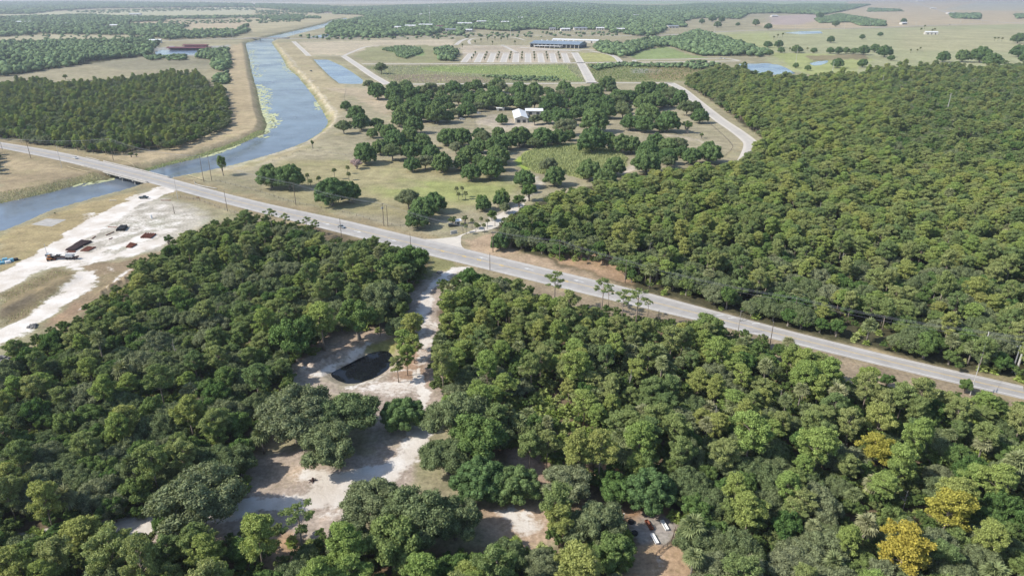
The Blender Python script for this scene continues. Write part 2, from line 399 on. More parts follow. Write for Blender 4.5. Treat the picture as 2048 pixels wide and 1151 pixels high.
# ------------------------------------------------------------------ ground sheet
def build_ground():
    NA, NR = 1100, 760
    ang = np.concatenate([np.linspace(-80, -46, 40)[:-1], np.linspace(-46, 46, NA), np.linspace(46, 80, 40)[1:]])
    ang = np.radians(ang)
    dep = np.concatenate([np.linspace(62, 44, 40)[:-1], np.linspace(44, 3, NR-140), np.linspace(3, .35, 140)[1:]])
    r = CAM_H/np.tan(np.radians(dep))
    A, R = np.meshgrid(ang, r)
    X = (np.sin(A)*R).ravel(); Y = (np.cos(A)*R).ravel()
    nv = len(X)
    px, py, ppm = proj(X, Y, 0)
    amp = np.clip(1.5+R.ravel()*.004, 0, 25)
    wx = X+fbm(X, Y, 22, 1)*amp*.9; wy = Y+fbm(X, Y, 22, 2)*amp*.9
    C = np.empty((nv, 3)); C[:] = (.32, .285, .18)          # dry grass
    def lin(c): return np.array(c)
    big = fbm(X, Y, 160, 5); big2 = fbm(X, Y, 600, 6)
    C *= (1+.10*big)[:, None]
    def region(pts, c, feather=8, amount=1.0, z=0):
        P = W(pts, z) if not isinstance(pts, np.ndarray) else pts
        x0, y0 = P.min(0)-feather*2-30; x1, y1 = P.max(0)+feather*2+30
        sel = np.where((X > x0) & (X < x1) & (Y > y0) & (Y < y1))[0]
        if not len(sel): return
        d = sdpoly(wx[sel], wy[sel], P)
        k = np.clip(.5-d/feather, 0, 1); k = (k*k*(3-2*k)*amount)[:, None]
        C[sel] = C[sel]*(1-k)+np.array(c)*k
    def path(pts, c, width, feather, amount=1.0):
        P = W(pts); x0, y0 = P.min(0)-width-feather-30; x1, y1 = P.max(0)+width+feather+30
        sel = np.where((X > x0) & (X < x1) & (Y > y0) & (Y < y1))[0]
        d = sdline(wx[sel], wy[sel], P)-width/2
        k = np.clip(.5-d/feather, 0, 1); k = (k*amount)[:, None]
        C[sel] = C[sel]*(1-k)+np.array(c)*k
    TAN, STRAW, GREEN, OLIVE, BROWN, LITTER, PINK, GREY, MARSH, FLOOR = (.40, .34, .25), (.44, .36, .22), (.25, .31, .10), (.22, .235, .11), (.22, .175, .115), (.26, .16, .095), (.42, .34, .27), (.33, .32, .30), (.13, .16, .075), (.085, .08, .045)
    # far country
    region([(0, 26), (512, 14), (520, 30), (300, 32), (0, 32)], (.42, .40, .26), 60)
    region([(270, 40), (380, 42), (512, 38), (640, 30), (640, 44), (500, 60), (370, 62), (380, 50), (260, 48)], (.44, .36, .24), 40)
    region([(0, 72), (200, 68), (300, 72), (200, 82), (0, 85)], (.40, .36, .23), 30)
    region([(512, 14), (620, 18), (730, 30), (660, 40), (500, 65), (500, 34)], (.40, .35, .22), 40)
    region([(-300, 0), (600, 4), (1120, 0), (2300, -2), (2300, 8), (1200, 8), (600, 8), (-300, 8)], (.46, .42, .34), 200)
    region([(1120, 2), (1700, 3), (1740, 12), (1400, 8), (1240, 9)], (.30, .36, .20), 150)
    region([(1700, 2), (2300, 0), (2300, 48), (1880, 50), (1700, 56), (1560, 58), (1500, 50), (1650, 30)], (.43, .35, .23), 60)
    region([(1540, 33), (1620, 28), (1650, 36), (1600, 50), (1540, 50)], (.40, .32, .28), 40)
    region([(1880, 20), (2048, 22), (2300, 20), (2300, 2), (1960, 4)], (.38, .35, .26), 80)
    region([(1400, 66), (1540, 62), (1800, 56), (2300, 40), (2300, 140), (2048, 130), (1700, 150), (1600, 150), (1590, 145), (1530, 122), (1540, 108), (1480, 90), (1420, 70)], (.34, .335, .19), 12)
    region([(1540, 105), (1680, 110), (1750, 118), (1700, 145), (1620, 150), (1590, 140)], (.33, .35, .145), 12)
    region([(1800, 60), (2300, 56), (2300, 110), (1800, 100)], (.39, .355, .21), 60, .7)
    region([(1610, 112), (1730, 108), (1740, 118), (1630, 122)], (.22, .17, .11), 8, .8)
    # left
    region([(0, 150), (180, 120), (300, 112), (420, 118), (425, 140), (330, 145), (240, 150), (130, 160), (0, 165)], (.33, .29, .19), 10)
    region([(190, 118), (300, 110), (425, 118), (425, 138), (250, 140), (180, 130)], (.24, .22, .15), 20, .8)
    region([(310, 96), (430, 92), (460, 90), (455, 100), (420, 112), (310, 112)], (.36, .35, .32), 8)
    # canal banks
    region(W([(462, 90), (492, 86), (520, 200), (540, 262), (470, 300), (300, 345), (180, 345), (0, 400), (0, 280), (180, 310), (330, 300), (440, 265), (462, 240), (455, 180), (455, 120)]), (.40, .32, .20), 8)
    region([(0, 345), (190, 348), (205, 356), (100, 385), (0, 405)], (.34, .27, .17), 6)
    region([(0, 470), (150, 412), (270, 380), (290, 390), (200, 430), (60, 520), (0, 545)], (.36, .29, .16), 6)
    region([(548, 86), (590, 84), (640, 120), (690, 170), (700, 240), (660, 280), (560, 315), (470, 345), (400, 355), (360, 362), (500, 325), (600, 292), (650, 255), (655, 240), (625, 190), (590, 150), (560, 110)], (.38, .32, .20), 6)
    path([(560, 95), (590, 130), (622, 165), (650, 200), (668, 225), (672, 240), (655, 262), (610, 287), (560, 305), (500, 323), (440, 340)], (.52, .46, .36), 2.2, 3, .9)
    path([(575, 110), (612, 155), (655, 205), (678, 232), (676, 245)], (.50, .44, .34), 2.0, 3, .8)
    path([(468, 92), (490, 150), (505, 200), (512, 240), (470, 275), (400, 298), (300, 322)], (.46, .37, .24), 4, 6, .5)
    # behind the ranch
    region([(600, 84), (912, 78), (905, 92), (760, 91), (690, 110), (620, 110)], (.46, .39, .28), 8)
    region([(735, 95), (850, 90), (900, 98), (920, 120), (850, 126), (730, 122), (710, 112)], (.27, .26, .14), 8)
    region([(770, 97), (842, 95), (850, 112), (800, 112)], (.17, .27, .08), 12, .8)
    region([(730, 132), (1150, 128), (1175, 165), (790, 166)], (.22, .22, .13), 8)
    region([(840, 134), (1130, 130), (1165, 163), (1010, 150), (850, 142)], (.21, .28, .085), 10, .8)
    region([(770, 150), (870, 148), (960, 155), (1000, 165), (800, 165)], (.24, .18, .14), 8, .7)
    region([(920, 92), (1060, 92), (1150, 104), (1140, 125), (925, 125)], (.44, .37, .28), 6)
    region([(1155, 105), (1220, 108), (1240, 123), (1165, 124)], (.36, .35, .15), 5)
    region([(1255, 108), (1330, 92), (1380, 110), (1420, 116), (1270, 119)], (.24, .29, .12), 8)
    region([(1175, 128), (1380, 126), (1470, 135), (1380, 162), (1190, 164)], (.22, .22, .10), 8)
    region([(1260, 138), (1330, 138), (1320, 147), (1270, 146)], (.30, .29, .25), 4, .8)
    region([(1300, 130), (1420, 135), (1360, 160), (1290, 158)], (.30, .21, .12), 10, .6)
    region([(1420, 70), (1540, 66), (1560, 100), (1500, 92)], (.33, .34, .16), 10)
    # ranch pasture
    region([(690, 170), (1340, 168), (1500, 280), (1490, 318), (1270, 345), (1100, 375), (1000, 440), (850, 478), (690, 440), (470, 350), (620, 295), (680, 240)], (.335, .295, .195), 8)
    region([(640, 175), (760, 178), (790, 215), (770, 230), (700, 190)], (.42, .345, .24), 6)
    region([(560, 320), (800, 320), (1020, 350), (1000, 400), (830, 440), (600, 410), (520, 360)], (.335, .295, .165), 12)
    region([(745, 378), (800, 360), (900, 362), (1040, 368), (1030, 385), (980, 402), (900, 404), (820, 396), (770, 392)], (.30, .315, .125), 22)
    region([(760, 365), (830, 362), (850, 372), (790, 380), (765, 378)], (.30, .25, .16), 8, .6)
    region([(1042, 312), (1086, 290), (1149, 288), (1236, 303), (1256, 318), (1240, 340), (1164, 358), (1124, 345), (1080, 348), (1044, 330)], (.24, .25, .10), 4)
    region([(1030, 322), (1060, 300), (1070, 330), (1050, 345)], (.30, .38, .08), 5)
    region([(985, 228), (1060, 245), (1110, 250), (1000, 262), (960, 245)], (.42, .36, .28), 5)
    path([(1190, 258), (1260, 262), (1330, 268), (1400, 282), (1432, 290)], (.50, .43, .33), 6, 4, .9)
    path([(960, 235), (960, 250), (975, 270), (968, 300), (965, 330)], (.50, .43, .33), 3, 3, .8)
    path([(1490, 286), (1476, 300), (1450, 315), (1440, 322), (1380, 318)], (.40, .34, .2), 3, 3, .8)
    path([(1235, 345), (1262, 338), (1290, 325)], (.52, .44, .35), 7, 4, .9)
    path([(1000, 430), (1040, 405), (1080, 372), (1064, 350)], (.52, .46, .38), 4.5, 2, 1)
    path([(990, 450), (1000, 430)], (.5, .45, .38), 8, 2, 1)
    path([(470, 345), (560, 318), (600, 306), (640, 310)], (.48, .41, .3), 3, 4, .5)
    # verges
    vU = [(a, b-9) for a, b in HU]; vL = [(a, b+12) for a, b in HL]
    region(vU+vL[::-1], (.30, .245, .15), 6)
    region([(922, 478), (990, 466), (1010, 490), (1115, 522), (1245, 548), (1260, 575), (1040, 525), (940, 498)], (.42, .315, .215), 4)
    region([(1040, 560), (1500, 668), (1700, 715), (2048, 805), (2300, 860), (2300, 885), (2048, 835), (1800, 790), (1600, 725), (1400, 670), (1050, 590)], (.285, .225, .155), 6)
    region([(855, 512), (930, 530), (900, 545), (860, 560), (840, 545)], (.22, .21, .10), 4)
    # forest floors
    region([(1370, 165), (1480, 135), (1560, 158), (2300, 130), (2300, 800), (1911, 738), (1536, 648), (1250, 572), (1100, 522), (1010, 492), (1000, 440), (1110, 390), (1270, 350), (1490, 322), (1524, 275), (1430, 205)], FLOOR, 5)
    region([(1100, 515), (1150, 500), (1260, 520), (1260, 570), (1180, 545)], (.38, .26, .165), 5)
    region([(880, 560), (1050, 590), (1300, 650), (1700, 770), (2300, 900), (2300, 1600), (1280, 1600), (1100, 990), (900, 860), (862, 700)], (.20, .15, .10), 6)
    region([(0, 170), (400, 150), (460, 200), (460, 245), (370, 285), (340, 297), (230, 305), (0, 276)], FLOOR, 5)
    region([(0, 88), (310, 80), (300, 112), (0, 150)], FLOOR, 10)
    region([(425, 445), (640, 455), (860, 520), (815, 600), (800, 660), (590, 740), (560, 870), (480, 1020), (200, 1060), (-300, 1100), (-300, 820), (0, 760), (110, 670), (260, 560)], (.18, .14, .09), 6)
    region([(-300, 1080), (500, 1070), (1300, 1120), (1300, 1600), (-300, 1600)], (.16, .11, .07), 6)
    # clearings
    region([(900, 540), (865, 550), (815, 585), (812, 650), (780, 668), (640, 650), (640, 700), (575, 735), (585, 790), (700, 790), (740, 850), (740, 900), (560, 900), (500, 920), (480, 1020), (200, 1045), (200, 1090), (480, 1075), (640, 1080), (820, 1000), (840, 880), (900, 830), (875, 700), (885, 600), (935, 545)], (.44, .36, .295), 4)
    region([(640, 655), (800, 660), (790, 690), (700, 700), (640, 720)], (.43, .33, .25), 5)
    region([(540, 925), (660, 935), (700, 900), (620, 960), (530, 975), (500, 960)], (.47, .375, .285), 5, .9)
    region([(735, 697), (790, 672), (800, 690), (790, 706), (750, 701)], (.34, .31, .12), 4)
    region([(775, 770), (800, 690), (860, 690), (862, 770), (800, 775)], (.38, .245, .16), 4, .8)
    region([(840, 560), (880, 555), (862, 640), (825, 650), (815, 600)], (.45, .37, .30), 3)
    region([(960, 1005), (1030, 985), (1110, 1020), (1120, 1080), (1040, 1110), (960, 1060)], (.42, .31, .22), 4)
    region([(1000, 870), (1100, 905), (1120, 960), (1060, 960), (1020, 920)], (.40, .29, .22), 4)
    region([(1180, 920), (1240, 930), (1230, 975), (1190, 960)], (.36, .22, .13), 4)
    region([(1250, 1030), (1310, 1010), (1352, 1035), (1348, 1080), (1310, 1105), (1262, 1100), (1250, 1070)], (.37, .33, .295), 2)
    region([(1230, 1100), (1360, 1085), (1400, 1120), (1400, 1180), (1230, 1180)], (.44, .31, .20), 3)
    region([(1240, 985), (1350, 990), (1350, 1030), (1250, 1035)], (.40, .25, .15), 4)
    region([(540, 1070), (600, 1070), (590, 1150), (530, 1150)], (.38, .26, .17), 4)
    # work yard
    region([(0, 590), (60, 560), (100, 543), (140, 543), (155, 555), (130, 575), (60, 625), (0, 655)], (.25, .20, .12), 4)
    region([(0, 625), (60, 590), (80, 600), (30, 630), (0, 645)], (.15, .125, .095), 5, .6)
    region([(160, 530), (262, 518), (330, 500), (265, 560), (200, 600), (130, 640), (85, 655), (180, 575), (195, 555)], (.28, .215, .14), 4)
    region([(100, 640), (150, 605), (180, 610), (110, 660)], (.36, .25, .165), 5, .8)
    region([(260, 405), (330, 395), (420, 430), (420, 445), (350, 480), (330, 500), (200, 520), (150, 500), (200, 450)], (.44, .40, .33), 8)
    # sand weights
    S = np.zeros(nv)
    def sregion(pts, wgt, feather=6):
        P = W(pts); x0, y0 = P.min(0)-40; x1, y1 = P.max(0)+40
        sel = np.where((X > x0) & (X < x1) & (Y > y0) & (Y < y1))[0]
        d = sdpoly(wx[sel], wy[sel], P); k = np.clip(.5-d/feather, 0, 1)*wgt
        S[sel] = np.maximum(S[sel], k)
    def spath(pts, width, wgt=1.0, feather=4):
        P = W(pts); x0, y0 = P.min(0)-width-40; x1, y1 = P.max(0)+width+40
        sel = np.where((X > x0) & (X < x1) & (Y > y0) & (Y < y1))[0]
        d = sdline(wx[sel], wy[sel], P)-width/2; k = np.clip(.5-d/feather, 0, 1)*wgt
        S[sel] = np.maximum(S[sel], k)
    spath([(340, 377), (305, 389), (262, 408), (215, 432), (160, 468), (100, 508), (40, 545), (-40, 590), (-200, 650)], 15, 1.0, 6)
    sregion([(0, 542), (60, 520), (110, 500), (160, 490), (190, 505), (240, 508), (200, 522), (165, 528), (178, 541), (150, 545), (120, 537), (87, 542), (50, 560), (0, 585), (-150, 640), (-150, 600)], .68, 6)
    spath([(-60, 575), (40, 535), (110, 522), (200, 505), (300, 470), (340, 460)], 7, .95, 5); spath([(120, 530), (170, 528), (262, 505), (330, 484)], 5, .9, 5)
    sregion([(215, 430), (270, 415), (330, 440), (330, 455), (250, 480), (200, 510), (150, 500), (180, 465)], .50, 8)
    sregion([(250, 408), (330, 405), (420, 430), (380, 452), (330, 470), (260, 450)], .48, 10)
    sregion([(195, 520), (260, 490), (330, 470), (345, 478), (320, 495), (262, 515)], .80, 8)
    sregion([(150, 545), (185, 540), (197, 556), (182, 575), (140, 605), (100, 626), (77, 652), (45, 672), (0, 690), (-150, 730), (-150, 700), (0, 660), (62, 625), (100, 597), (140, 572), (155, 556)], .95, 6)
    sregion([(200, 535), (235, 528), (225, 545), (205, 548)], .55, 6); sregion([(245, 540), (262, 536), (260, 550), (215, 580), (205, 578)], .7, 5); sregion([(148, 615), (175, 608), (165, 618), (150, 624)], .7, 4)
    sregion([(150, 428), (185, 424), (190, 435), (165, 440)], .6, 6)
    spath([(925, 536), (895, 550), (868, 568), (855, 590), (848, 620)], 6, .9, 5)
    spath([(850, 600), (845, 640), (850, 680), (846, 720)], 10, .62, 7)
    spath([(846, 735), (846, 770), (852, 800), (855, 835)], 2.6, 1.0, 3); spath([(834, 745), (836, 775), (842, 805), (848, 840)], 2.4, .95, 3)
    spath([(848, 840), (838, 880), (812, 915), (770, 950)], 10, .78, 6)
    spath([(815, 910), (775, 940), (715, 962), (640, 985)], 9, .76, 6)
    spath([(760, 955), (690, 985), (620, 998), (560, 1003), (490, 1015), (400, 1040), (300, 1048), (200, 1052), (0, 1090)], 7, .95, 4)
    spath([(610, 955), (690, 965)], 8, .62, 6)
    spath([(560, 1000), (600, 1015), (700, 1030)], 6, .45, 6)
    spath([(700, 775), (760, 752), (800, 742), (845, 740)], 3, .7, 5); sregion([(700, 772), (790, 748), (845, 760), (850, 800), (760, 800)], .50, 6)
    spath([(630, 750), (670, 728), (700, 715), (722, 702), (738, 692)], 5, .7, 5)
    spath([(580, 745), (640, 730)], 6, .4, 6)
    sregion([(975, 1020), (1020, 1015), (1080, 1040), (1100, 1060), (1040, 1080), (1000, 1050)], .72, 6)
    sregion([(1310, 1110), (1350, 1105), (1360, 1150), (1310, 1150)], .5, 6); sregion([(1050, 920), (1090, 930), (1085, 955)], .5, 5)
    spath([(930, 455), (985, 440)], 8, .4, 5)
    spath([(905, 545), (855, 548)], 3, .4, 4)
    # canal bed and pond hollows
    Z = np.zeros(nv)
    bankgreen = np.zeros(nv)
    for P, wz, slope, _, _ in WATERS:
        x0, y0 = P.min(0)-30; x1, y1 = P.max(0)+30
        sel = np.where((X > x0) & (X < x1) & (Y > y0) & (Y < y1))[0]
        wj = .8 if wz < -2 else .25; d = sdpoly(X[sel]+fbm(X[sel], Y[sel], 14, 9)*wj, Y[sel]+fbm(X[sel], Y[sel], 14, 10)*wj, P)
        z = np.clip(wz+d*slope, wz-2.5, 0); Z[sel] = np.minimum(Z[sel], z)
        bk = np.exp(-np.clip(d-.5, 0, 99)**2/14.)*(d > -6)
        bankgreen[sel] = np.maximum(bankgreen[sel], bk*(.75 if wz < -2 else .35))
    k = bankgreen[:, None]*np.clip(.7+.5*fbm(X, Y, 25, 12), 0, 1)[:, None]
    C = C*(1-k)+np.array((.12, .155, .05))*k
    # low spoil ridge beside the small pond
    sp = sdline(X, Y, W([(600, 742), (650, 722), (700, 702), (728, 690)]))
    Z += np.clip(1-sp/2.6, 0, 1)*(1.1+.7*fbm(X, Y, 5, 21))*(R.ravel() < 400)
    sp = sdline(X, Y, W([(200, 590), (225, 572), (262, 555)]))
    Z += np.clip(1-sp/3, 0, 1)*(1.3+.8*fbm(X, Y, 5, 23))*(R.ravel() < 500)
    sp = sdline(X, Y, W([(10, 622), (60, 597), (130, 560)])); Z += np.clip(1-sp/7, 0, 1)*1.2*(R.ravel() < 500)
    na, nr = len(ang), len(r)
    I = np.arange(nv).reshape(nr, na)
    Q = np.stack([I[:-1, :-1].ravel(), I[1:, :-1].ravel(), I[1:, 1:].ravel(), I[:-1, 1:].ravel()], 1)[:, ::-1]
    sf = S[Q].mean(1) > .55
    V = np.stack([X, Y, Z], 1)
    def part(name, q):
        used = np.unique(q); mp = np.zeros(nv, np.int64); mp[used] = np.arange(len(used))
        o = mesh_np(name, V[used], mp[q], M['ground'], smooth=True); me = o.data
        a = me.color_attributes.new('cover', 'FLOAT_COLOR', 'POINT')
        a.data.foreach_set('color', np.concatenate([np.clip(C[used], .01, .9), np.ones((len(used), 1))], 1).astype(np.float32).ravel())
        a = me.attributes.new('sand', 'FLOAT', 'POINT'); a.data.foreach_set('value', S[used].astype(np.float32))
        tag(o, kind='structure'); return o
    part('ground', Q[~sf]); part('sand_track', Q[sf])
build_ground()

def flat_poly(name, P, z, mat):
    me = bpy.data.meshes.new(name); me.from_pydata([(p[0], p[1], z) for p in P], [], [tuple(range(len(P)))]); me.update(); me.materials.append(mat)
    o = bpy.data.objects.new(name, me); col.objects.link(o); return o
for P, wz, s, m, nm in WATERS:
    c = P.mean(0)
    if P is CANAL_A: Pn = P
    else: Pn = c+(P-c)*1.05
    # water sheet pushed a little under the bank
    area = sum(P[i][0]*P[(i+1) % len(P)][1]-P[(i+1) % len(P)][0]*P[i][1] for i in range(len(P)))
    sg = 1 if area > 0 else -1; out = []
    for i in range(len(P)):
        a, b, c2 = P[i-1], P[i], P[(i+1) % len(P)]; t = c2-a; t = t/(np.hypot(*t)+1e-9); out.append(b+sg*np.array((t[1], -t[0]))*1.6)
    tag(flat_poly(nm, out if P is CANAL_A or P is POND_F else Pn, wz, M[m]), kind='structure')

def ribbon(name, pts, width, z, mat, parent=None, off=0.0, step=4.0, presmoothed=False, zf=None):
    """pts world (x,y); width number or array; off = sideways offset"""
    P = np.asarray(pts, float)[:, :2] if presmoothed else smooth_open(np.asarray(pts)[:, :2], step)
    n = len(P); wd = np.full(n, float(width)) if np.isscalar(width) else np.asarray(width, float)
    T = np.gradient(P, axis=0); T /= np.hypot(T[:, 0], T[:, 1])[:, None]+1e-9
    Nn = np.stack([-T[:, 1], T[:, 0]], 1)
    of = np.full(n, float(off)) if np.isscalar(off) else np.asarray(off, float)
    A = P+Nn*(of+wd/2)[:, None]; B = P+Nn*(of-wd/2)[:, None]
    zz = np.full(n, z)
    V = np.concatenate([np.column_stack([A, zz]), np.column_stack([B, zz])])
    F = np.array([(i, n+i, n+i+1, i+1) for i in range(n-1)])
    o = mesh_np(name, V, F, mat, parent)
    uv = o.data.uv_layers.new(name='UVMap'); cum = np.concatenate([[0], np.cumsum(np.hypot(*np.diff(P, axis=0).T))])
    vi = F.ravel(); U = np.where(vi < n, 0., 1.); Vv = cum[vi % n]/8
    uv.data.foreach_set('uv', np.stack([U, Vv], 1).astype(np.float32).ravel())
    return o
hw = ribbon('highway', HWY, HWY[:, 2], .06, M['asphalt'], presmoothed=True); tag(hw, kind='structure')
side = W([(905, 515), (925, 492), (925, 478), (900, 470)])
def dashes(name, pts2, w_, L, gap, off, mat, i0, i1):
    mb = MB(); acc = 0
    T = np.gradient(pts2[:, :2], axis=0); ds = np.hypot(T[:, 0], T[:, 1])
    for i in range(i0, i1-1):
        a, b = pts2[i, :2], pts2[i+1, :2]; d = np.hypot(*(b-a))
        if (acc % (L+gap)) < L:
            t = (b-a)/d; nn = np.array((-t[1], t[0])); of = off[i] if hasattr(off, '__len__') else off
            c = [a+nn*(of+w_/2), a+nn*(of-w_/2), b+nn*(of-w_/2), b+nn*(of+w_/2)]
            mb.add([(q[0], q[1], .066) for q in c], [(0, 1, 2, 3)])
        acc += d
    o = mb.build(name, mat, hw); return o
nH = len(HWY)
hpx = proj(HWY[:, 0], HWY[:, 1])[0]
ribbon('edge_line', HWY, .22, .066, M['white_paint'], hw, HWY[:, 2]/2-1.3, presmoothed=True)
ribbon('edge_line', HWY, .22, .066, M['white_paint'], hw, -HWY[:, 2]/2+1.3, presmoothed=True)
ribbon('centre_line', HWY, .18, .066, M['yellow_paint'], hw, .25, presmoothed=True)
ribbon('centre_line', HWY, .18, .066, M['yellow_paint'], hw, -.25, presmoothed=True)
def road_pt(pxx, across=0.0):
    i = int(np.argmin(np.abs(hpx-pxx))); t = HWY[min(i+1, nH-1), :2]-HWY[i-1, :2]; t /= np.hypot(*t)
    return HWY[i, :2]+np.array((-t[1], t[0]))*across, math.atan2(t[1], t[0])
def arrow(pxx, across, mat, flip=1, s=1.0):
    p, a = road_pt(pxx, across)
    V = np.array([(-2.6, -.2), (.2, -.2), (.2, -.8), (2.6, 0), (.2, .8), (.2, .2), (-2.6, .2)])*s; V[:, 0] *= flip
    ca, sa = math.cos(a), math.sin(a)
    X = V[:, 0]*ca-V[:, 1]*sa+p[0]; Y = V[:, 0]*sa+V[:, 1]*ca+p[1]
    mb = MB(); f = (0, 1, 2, 3, 4, 5, 6) if flip > 0 else (6, 5, 4, 3, 2, 1, 0)
    mb.add([(x, y, .068) for x, y in zip(X, Y)], [f]); mb.build('arrow_marking', mat, hw)
for q in (660, 724, 790): arrow(q, -1.6, M['white_paint'], 1, 1.1)
for q in (958, 1050, 1152): arrow(q, 3.0, M['white_paint'], -1, 1.0)
for q in (883, 922, 963, 1004, 1140):
    p, a = road_pt(q, -.2); mb = MB()
    for o_ in (-.9, 0, .9): mb.box((p[0]+math.cos(a)*o_*.9, p[1]+math.sin(a)*o_*.9, .068), (.35, 2.2, .004), a+.6)
    mb.build('hatch_marking', M['yellow_paint'], hw)
mb = MB()
for k_, q in enumerate((1430, 1450, 1470, 1492, 1502)):
    p, a = road_pt(q, 3.6+k_*.12); mb.box((p[0], p[1], .068), (.5, 3.2, .004), a-.8)
mb.build('hatch_marking', M['white_paint'], hw)

# side road apron at the ranch gate
ap = smooth_closed(W([(790, 470), (850, 478), (905, 474), (920, 470), (950, 458), (985, 440), (1000, 428), (1040, 408), (1048, 412), (1010, 440), (985, 458), (930, 468), (922, 480), (925, 494), (945, 506), (960, 512), (900, 500)]), 3)
tag(flat_poly('gate_road', ap, .045, M['concrete_road']), kind='structure')
for pts, wd in PALE_ROADS:
    tag(ribbon('service_road', W(pts), wd*1.15, .05, M['concrete_road'], step=8), kind='structure')
for pts, wd in (FAR_ROAD, FAR_ROAD2):
    tag(ribbon('distant_road', W(pts), wd, .06, M['asphalt'], step=30), kind='structure')
tag(flat_poly('concrete_pad', W([(62, 449), (93, 437), (133, 439), (103, 453)]), .05, M['concrete']), kind='structure')

# ------------------------------------------------------------------ trees
def icosphere(sub):
    t = (1+5**.5)/2
    v = [(-1, t, 0), (1, t, 0), (-1, -t, 0), (1, -t, 0), (0, -1, t), (0, 1, t), (0, -1, -t), (0, 1, -t), (t, 0, -1), (t, 0, 1), (-t, 0, -1), (-t, 0, 1)]
    f = [(0, 11, 5), (0, 5, 1), (0, 1, 7), (0, 7, 10), (0, 10, 11), (1, 5, 9), (5, 11, 4), (11, 10, 2), (10, 7, 6), (7, 1, 8), (3, 9, 4), (3, 4, 2), (3, 2, 6), (3, 6, 8), (3, 8, 9), (4, 9, 5), (2, 4, 11), (6, 2, 10), (8, 6, 7), (9, 8, 1)]
    v = [np.array(p)/np.linalg.norm(p) for p in v]
    for _ in range(sub):
        mid = {}; nf = []
        def m_(a, b):
            k = (min(a, b), max(a, b))
            if k not in mid: q = v[a]+v[b]; v.append(q/np.linalg.norm(q)); mid[k] = len(v)-1
            return mid[k]
        for a, b, c in f:
            x, y, z = m_(a, b), m_(b, c), m_(c, a); nf += [(a, x, z), (b, y, x), (c, z, y), (x, y, z)]
        f = nf
    return np.array(v), np.array(f)
ICO1 = icosphere(1); ICO2 = icosphere(2)
def crown_mesh(name, lobes, density, leaf, mat, seed, core=.72, flat=.0, parent=None, lo=.72, hi=1.10, rj=.55):
    """lobes: array (n,5) x,y,z,r,zscale. small opaque heart in each lobe, leaf tufts through its shell"""
    r = np.random.default_rng(seed); L = np.asarray(lobes, float)
    Vs, F3 = [], []; n = 0
    iv, if_ = ICO1
    for x, y, z, rr, zs in L:
        d = 1+.16*r.standard_normal(len(iv))
        v = iv*(rr*core*d)[:, None]; v[:, 2] *= zs; Vs.append(v+(x, y, z)); F3.append(if_+n); n += len(v)
    # tufts
    cnt = np.maximum(8, (density*L[:, 3]**2*4*math.pi).astype(int))
    idx = np.repeat(np.arange(len(L)), cnt); m = len(idx)
    d = r.standard_normal((m, 3)); d /= np.linalg.norm(d, axis=1)[:, None]
    sh = r.uniform(lo, hi, m)
    c = L[idx, :3]+d*(L[idx, 3]*sh)[:, None]*np.column_stack([np.ones(m), np.ones(m), L[idx, 4]])
    keep = np.ones(m, bool)
    for i, (x, y, z, rr, zs) in enumerate(L):
        q = (c-(x, y, z))/(1, 1, zs); keep &= ~((np.linalg.norm(q, axis=1) < rr*.66) & (idx != i))
    c, d, idx = c[keep], d[keep], idx[keep]; m = len(c)
    nrm = d*.9+r.standard_normal((m, 3))*rj+np.array((0, 0, .35)); nrm /= np.linalg.norm(nrm, axis=1)[:, None]
    a = np.cross(nrm, r.standard_normal((m, 3))); a /= np.linalg.norm(a, axis=1)[:, None]+1e-9; b = np.cross(nrm, a)
    s = leaf*r.uniform(.55, 1.25, m); s2 = s*r.uniform(.5, .9, m)
    bend = nrm*(s*.25)[:, None]
    q0 = c-a*s[:, None]*.5; q1 = c-b*s2[:, None]*.5-bend; q2 = c+a*s[:, None]*.5; q3 = c+b*s2[:, None]*.5-bend
    # tuft = two folded triangles
    V2 = np.stack([q0, q1, q2, q3], 1).reshape(-1, 3)
    base = n+np.arange(m)*4
    T = np.concatenate([np.stack([base, base+1, base+2], 1), np.stack([base, base+2, base+3], 1)])
    V = np.concatenate(Vs+[V2]); F = np.concatenate([np.concatenate(F3), T])
    return mesh_np(name, V, F, mat, parent)
def oak_lobes(seed, R=7.5, Hc=9.0, n1=13, sub=6, zmin=1.6, openness=0.0, aspect=.62):
    r = np.random.default_rng(seed); out = []
    ax = r.uniform(.85, 1.15); 
    for i in range(n1):
        t = (i+.5)/n1; ph = i*2.399+r.uniform(-.4, .4)
        el = math.asin(1-t*1.08 if 1-t*1.08 > -1 else -.9)        # from top down past the rim
        rad = R*(.70+r.uniform(-.10, .10)+.0*openness)
        x = rad*math.cos(el)*math.cos(ph)*ax; y = rad*math.cos(el)*math.sin(ph)/ax
        z = zmin+Hc*.36+math.sin(el)*Hc*.42+r.uniform(-.4, .4)
        rr = R*r.uniform(.24, .38)
        out.append((x, y, z, rr*.8, .85))
        for k in range(sub):
            d = r.standard_normal(3); d[2] = abs(d[2])*.8-.1; d /= np.linalg.norm(d)
            o = np.array((x, y, 0)); o = o/(np.linalg.norm(o)+1e-6)*.5+d; o /= np.linalg.norm(o)
            q = rr*r.uniform(.34, .52)
            out.append((x+o[0]*rr*.78, y+o[1]*rr*.78, max(1.0, z+o[2]*rr*.66), q, .85))
    out.append((0, 0, zmin+Hc*.42, R*.55, .6))
    return np.array(out)
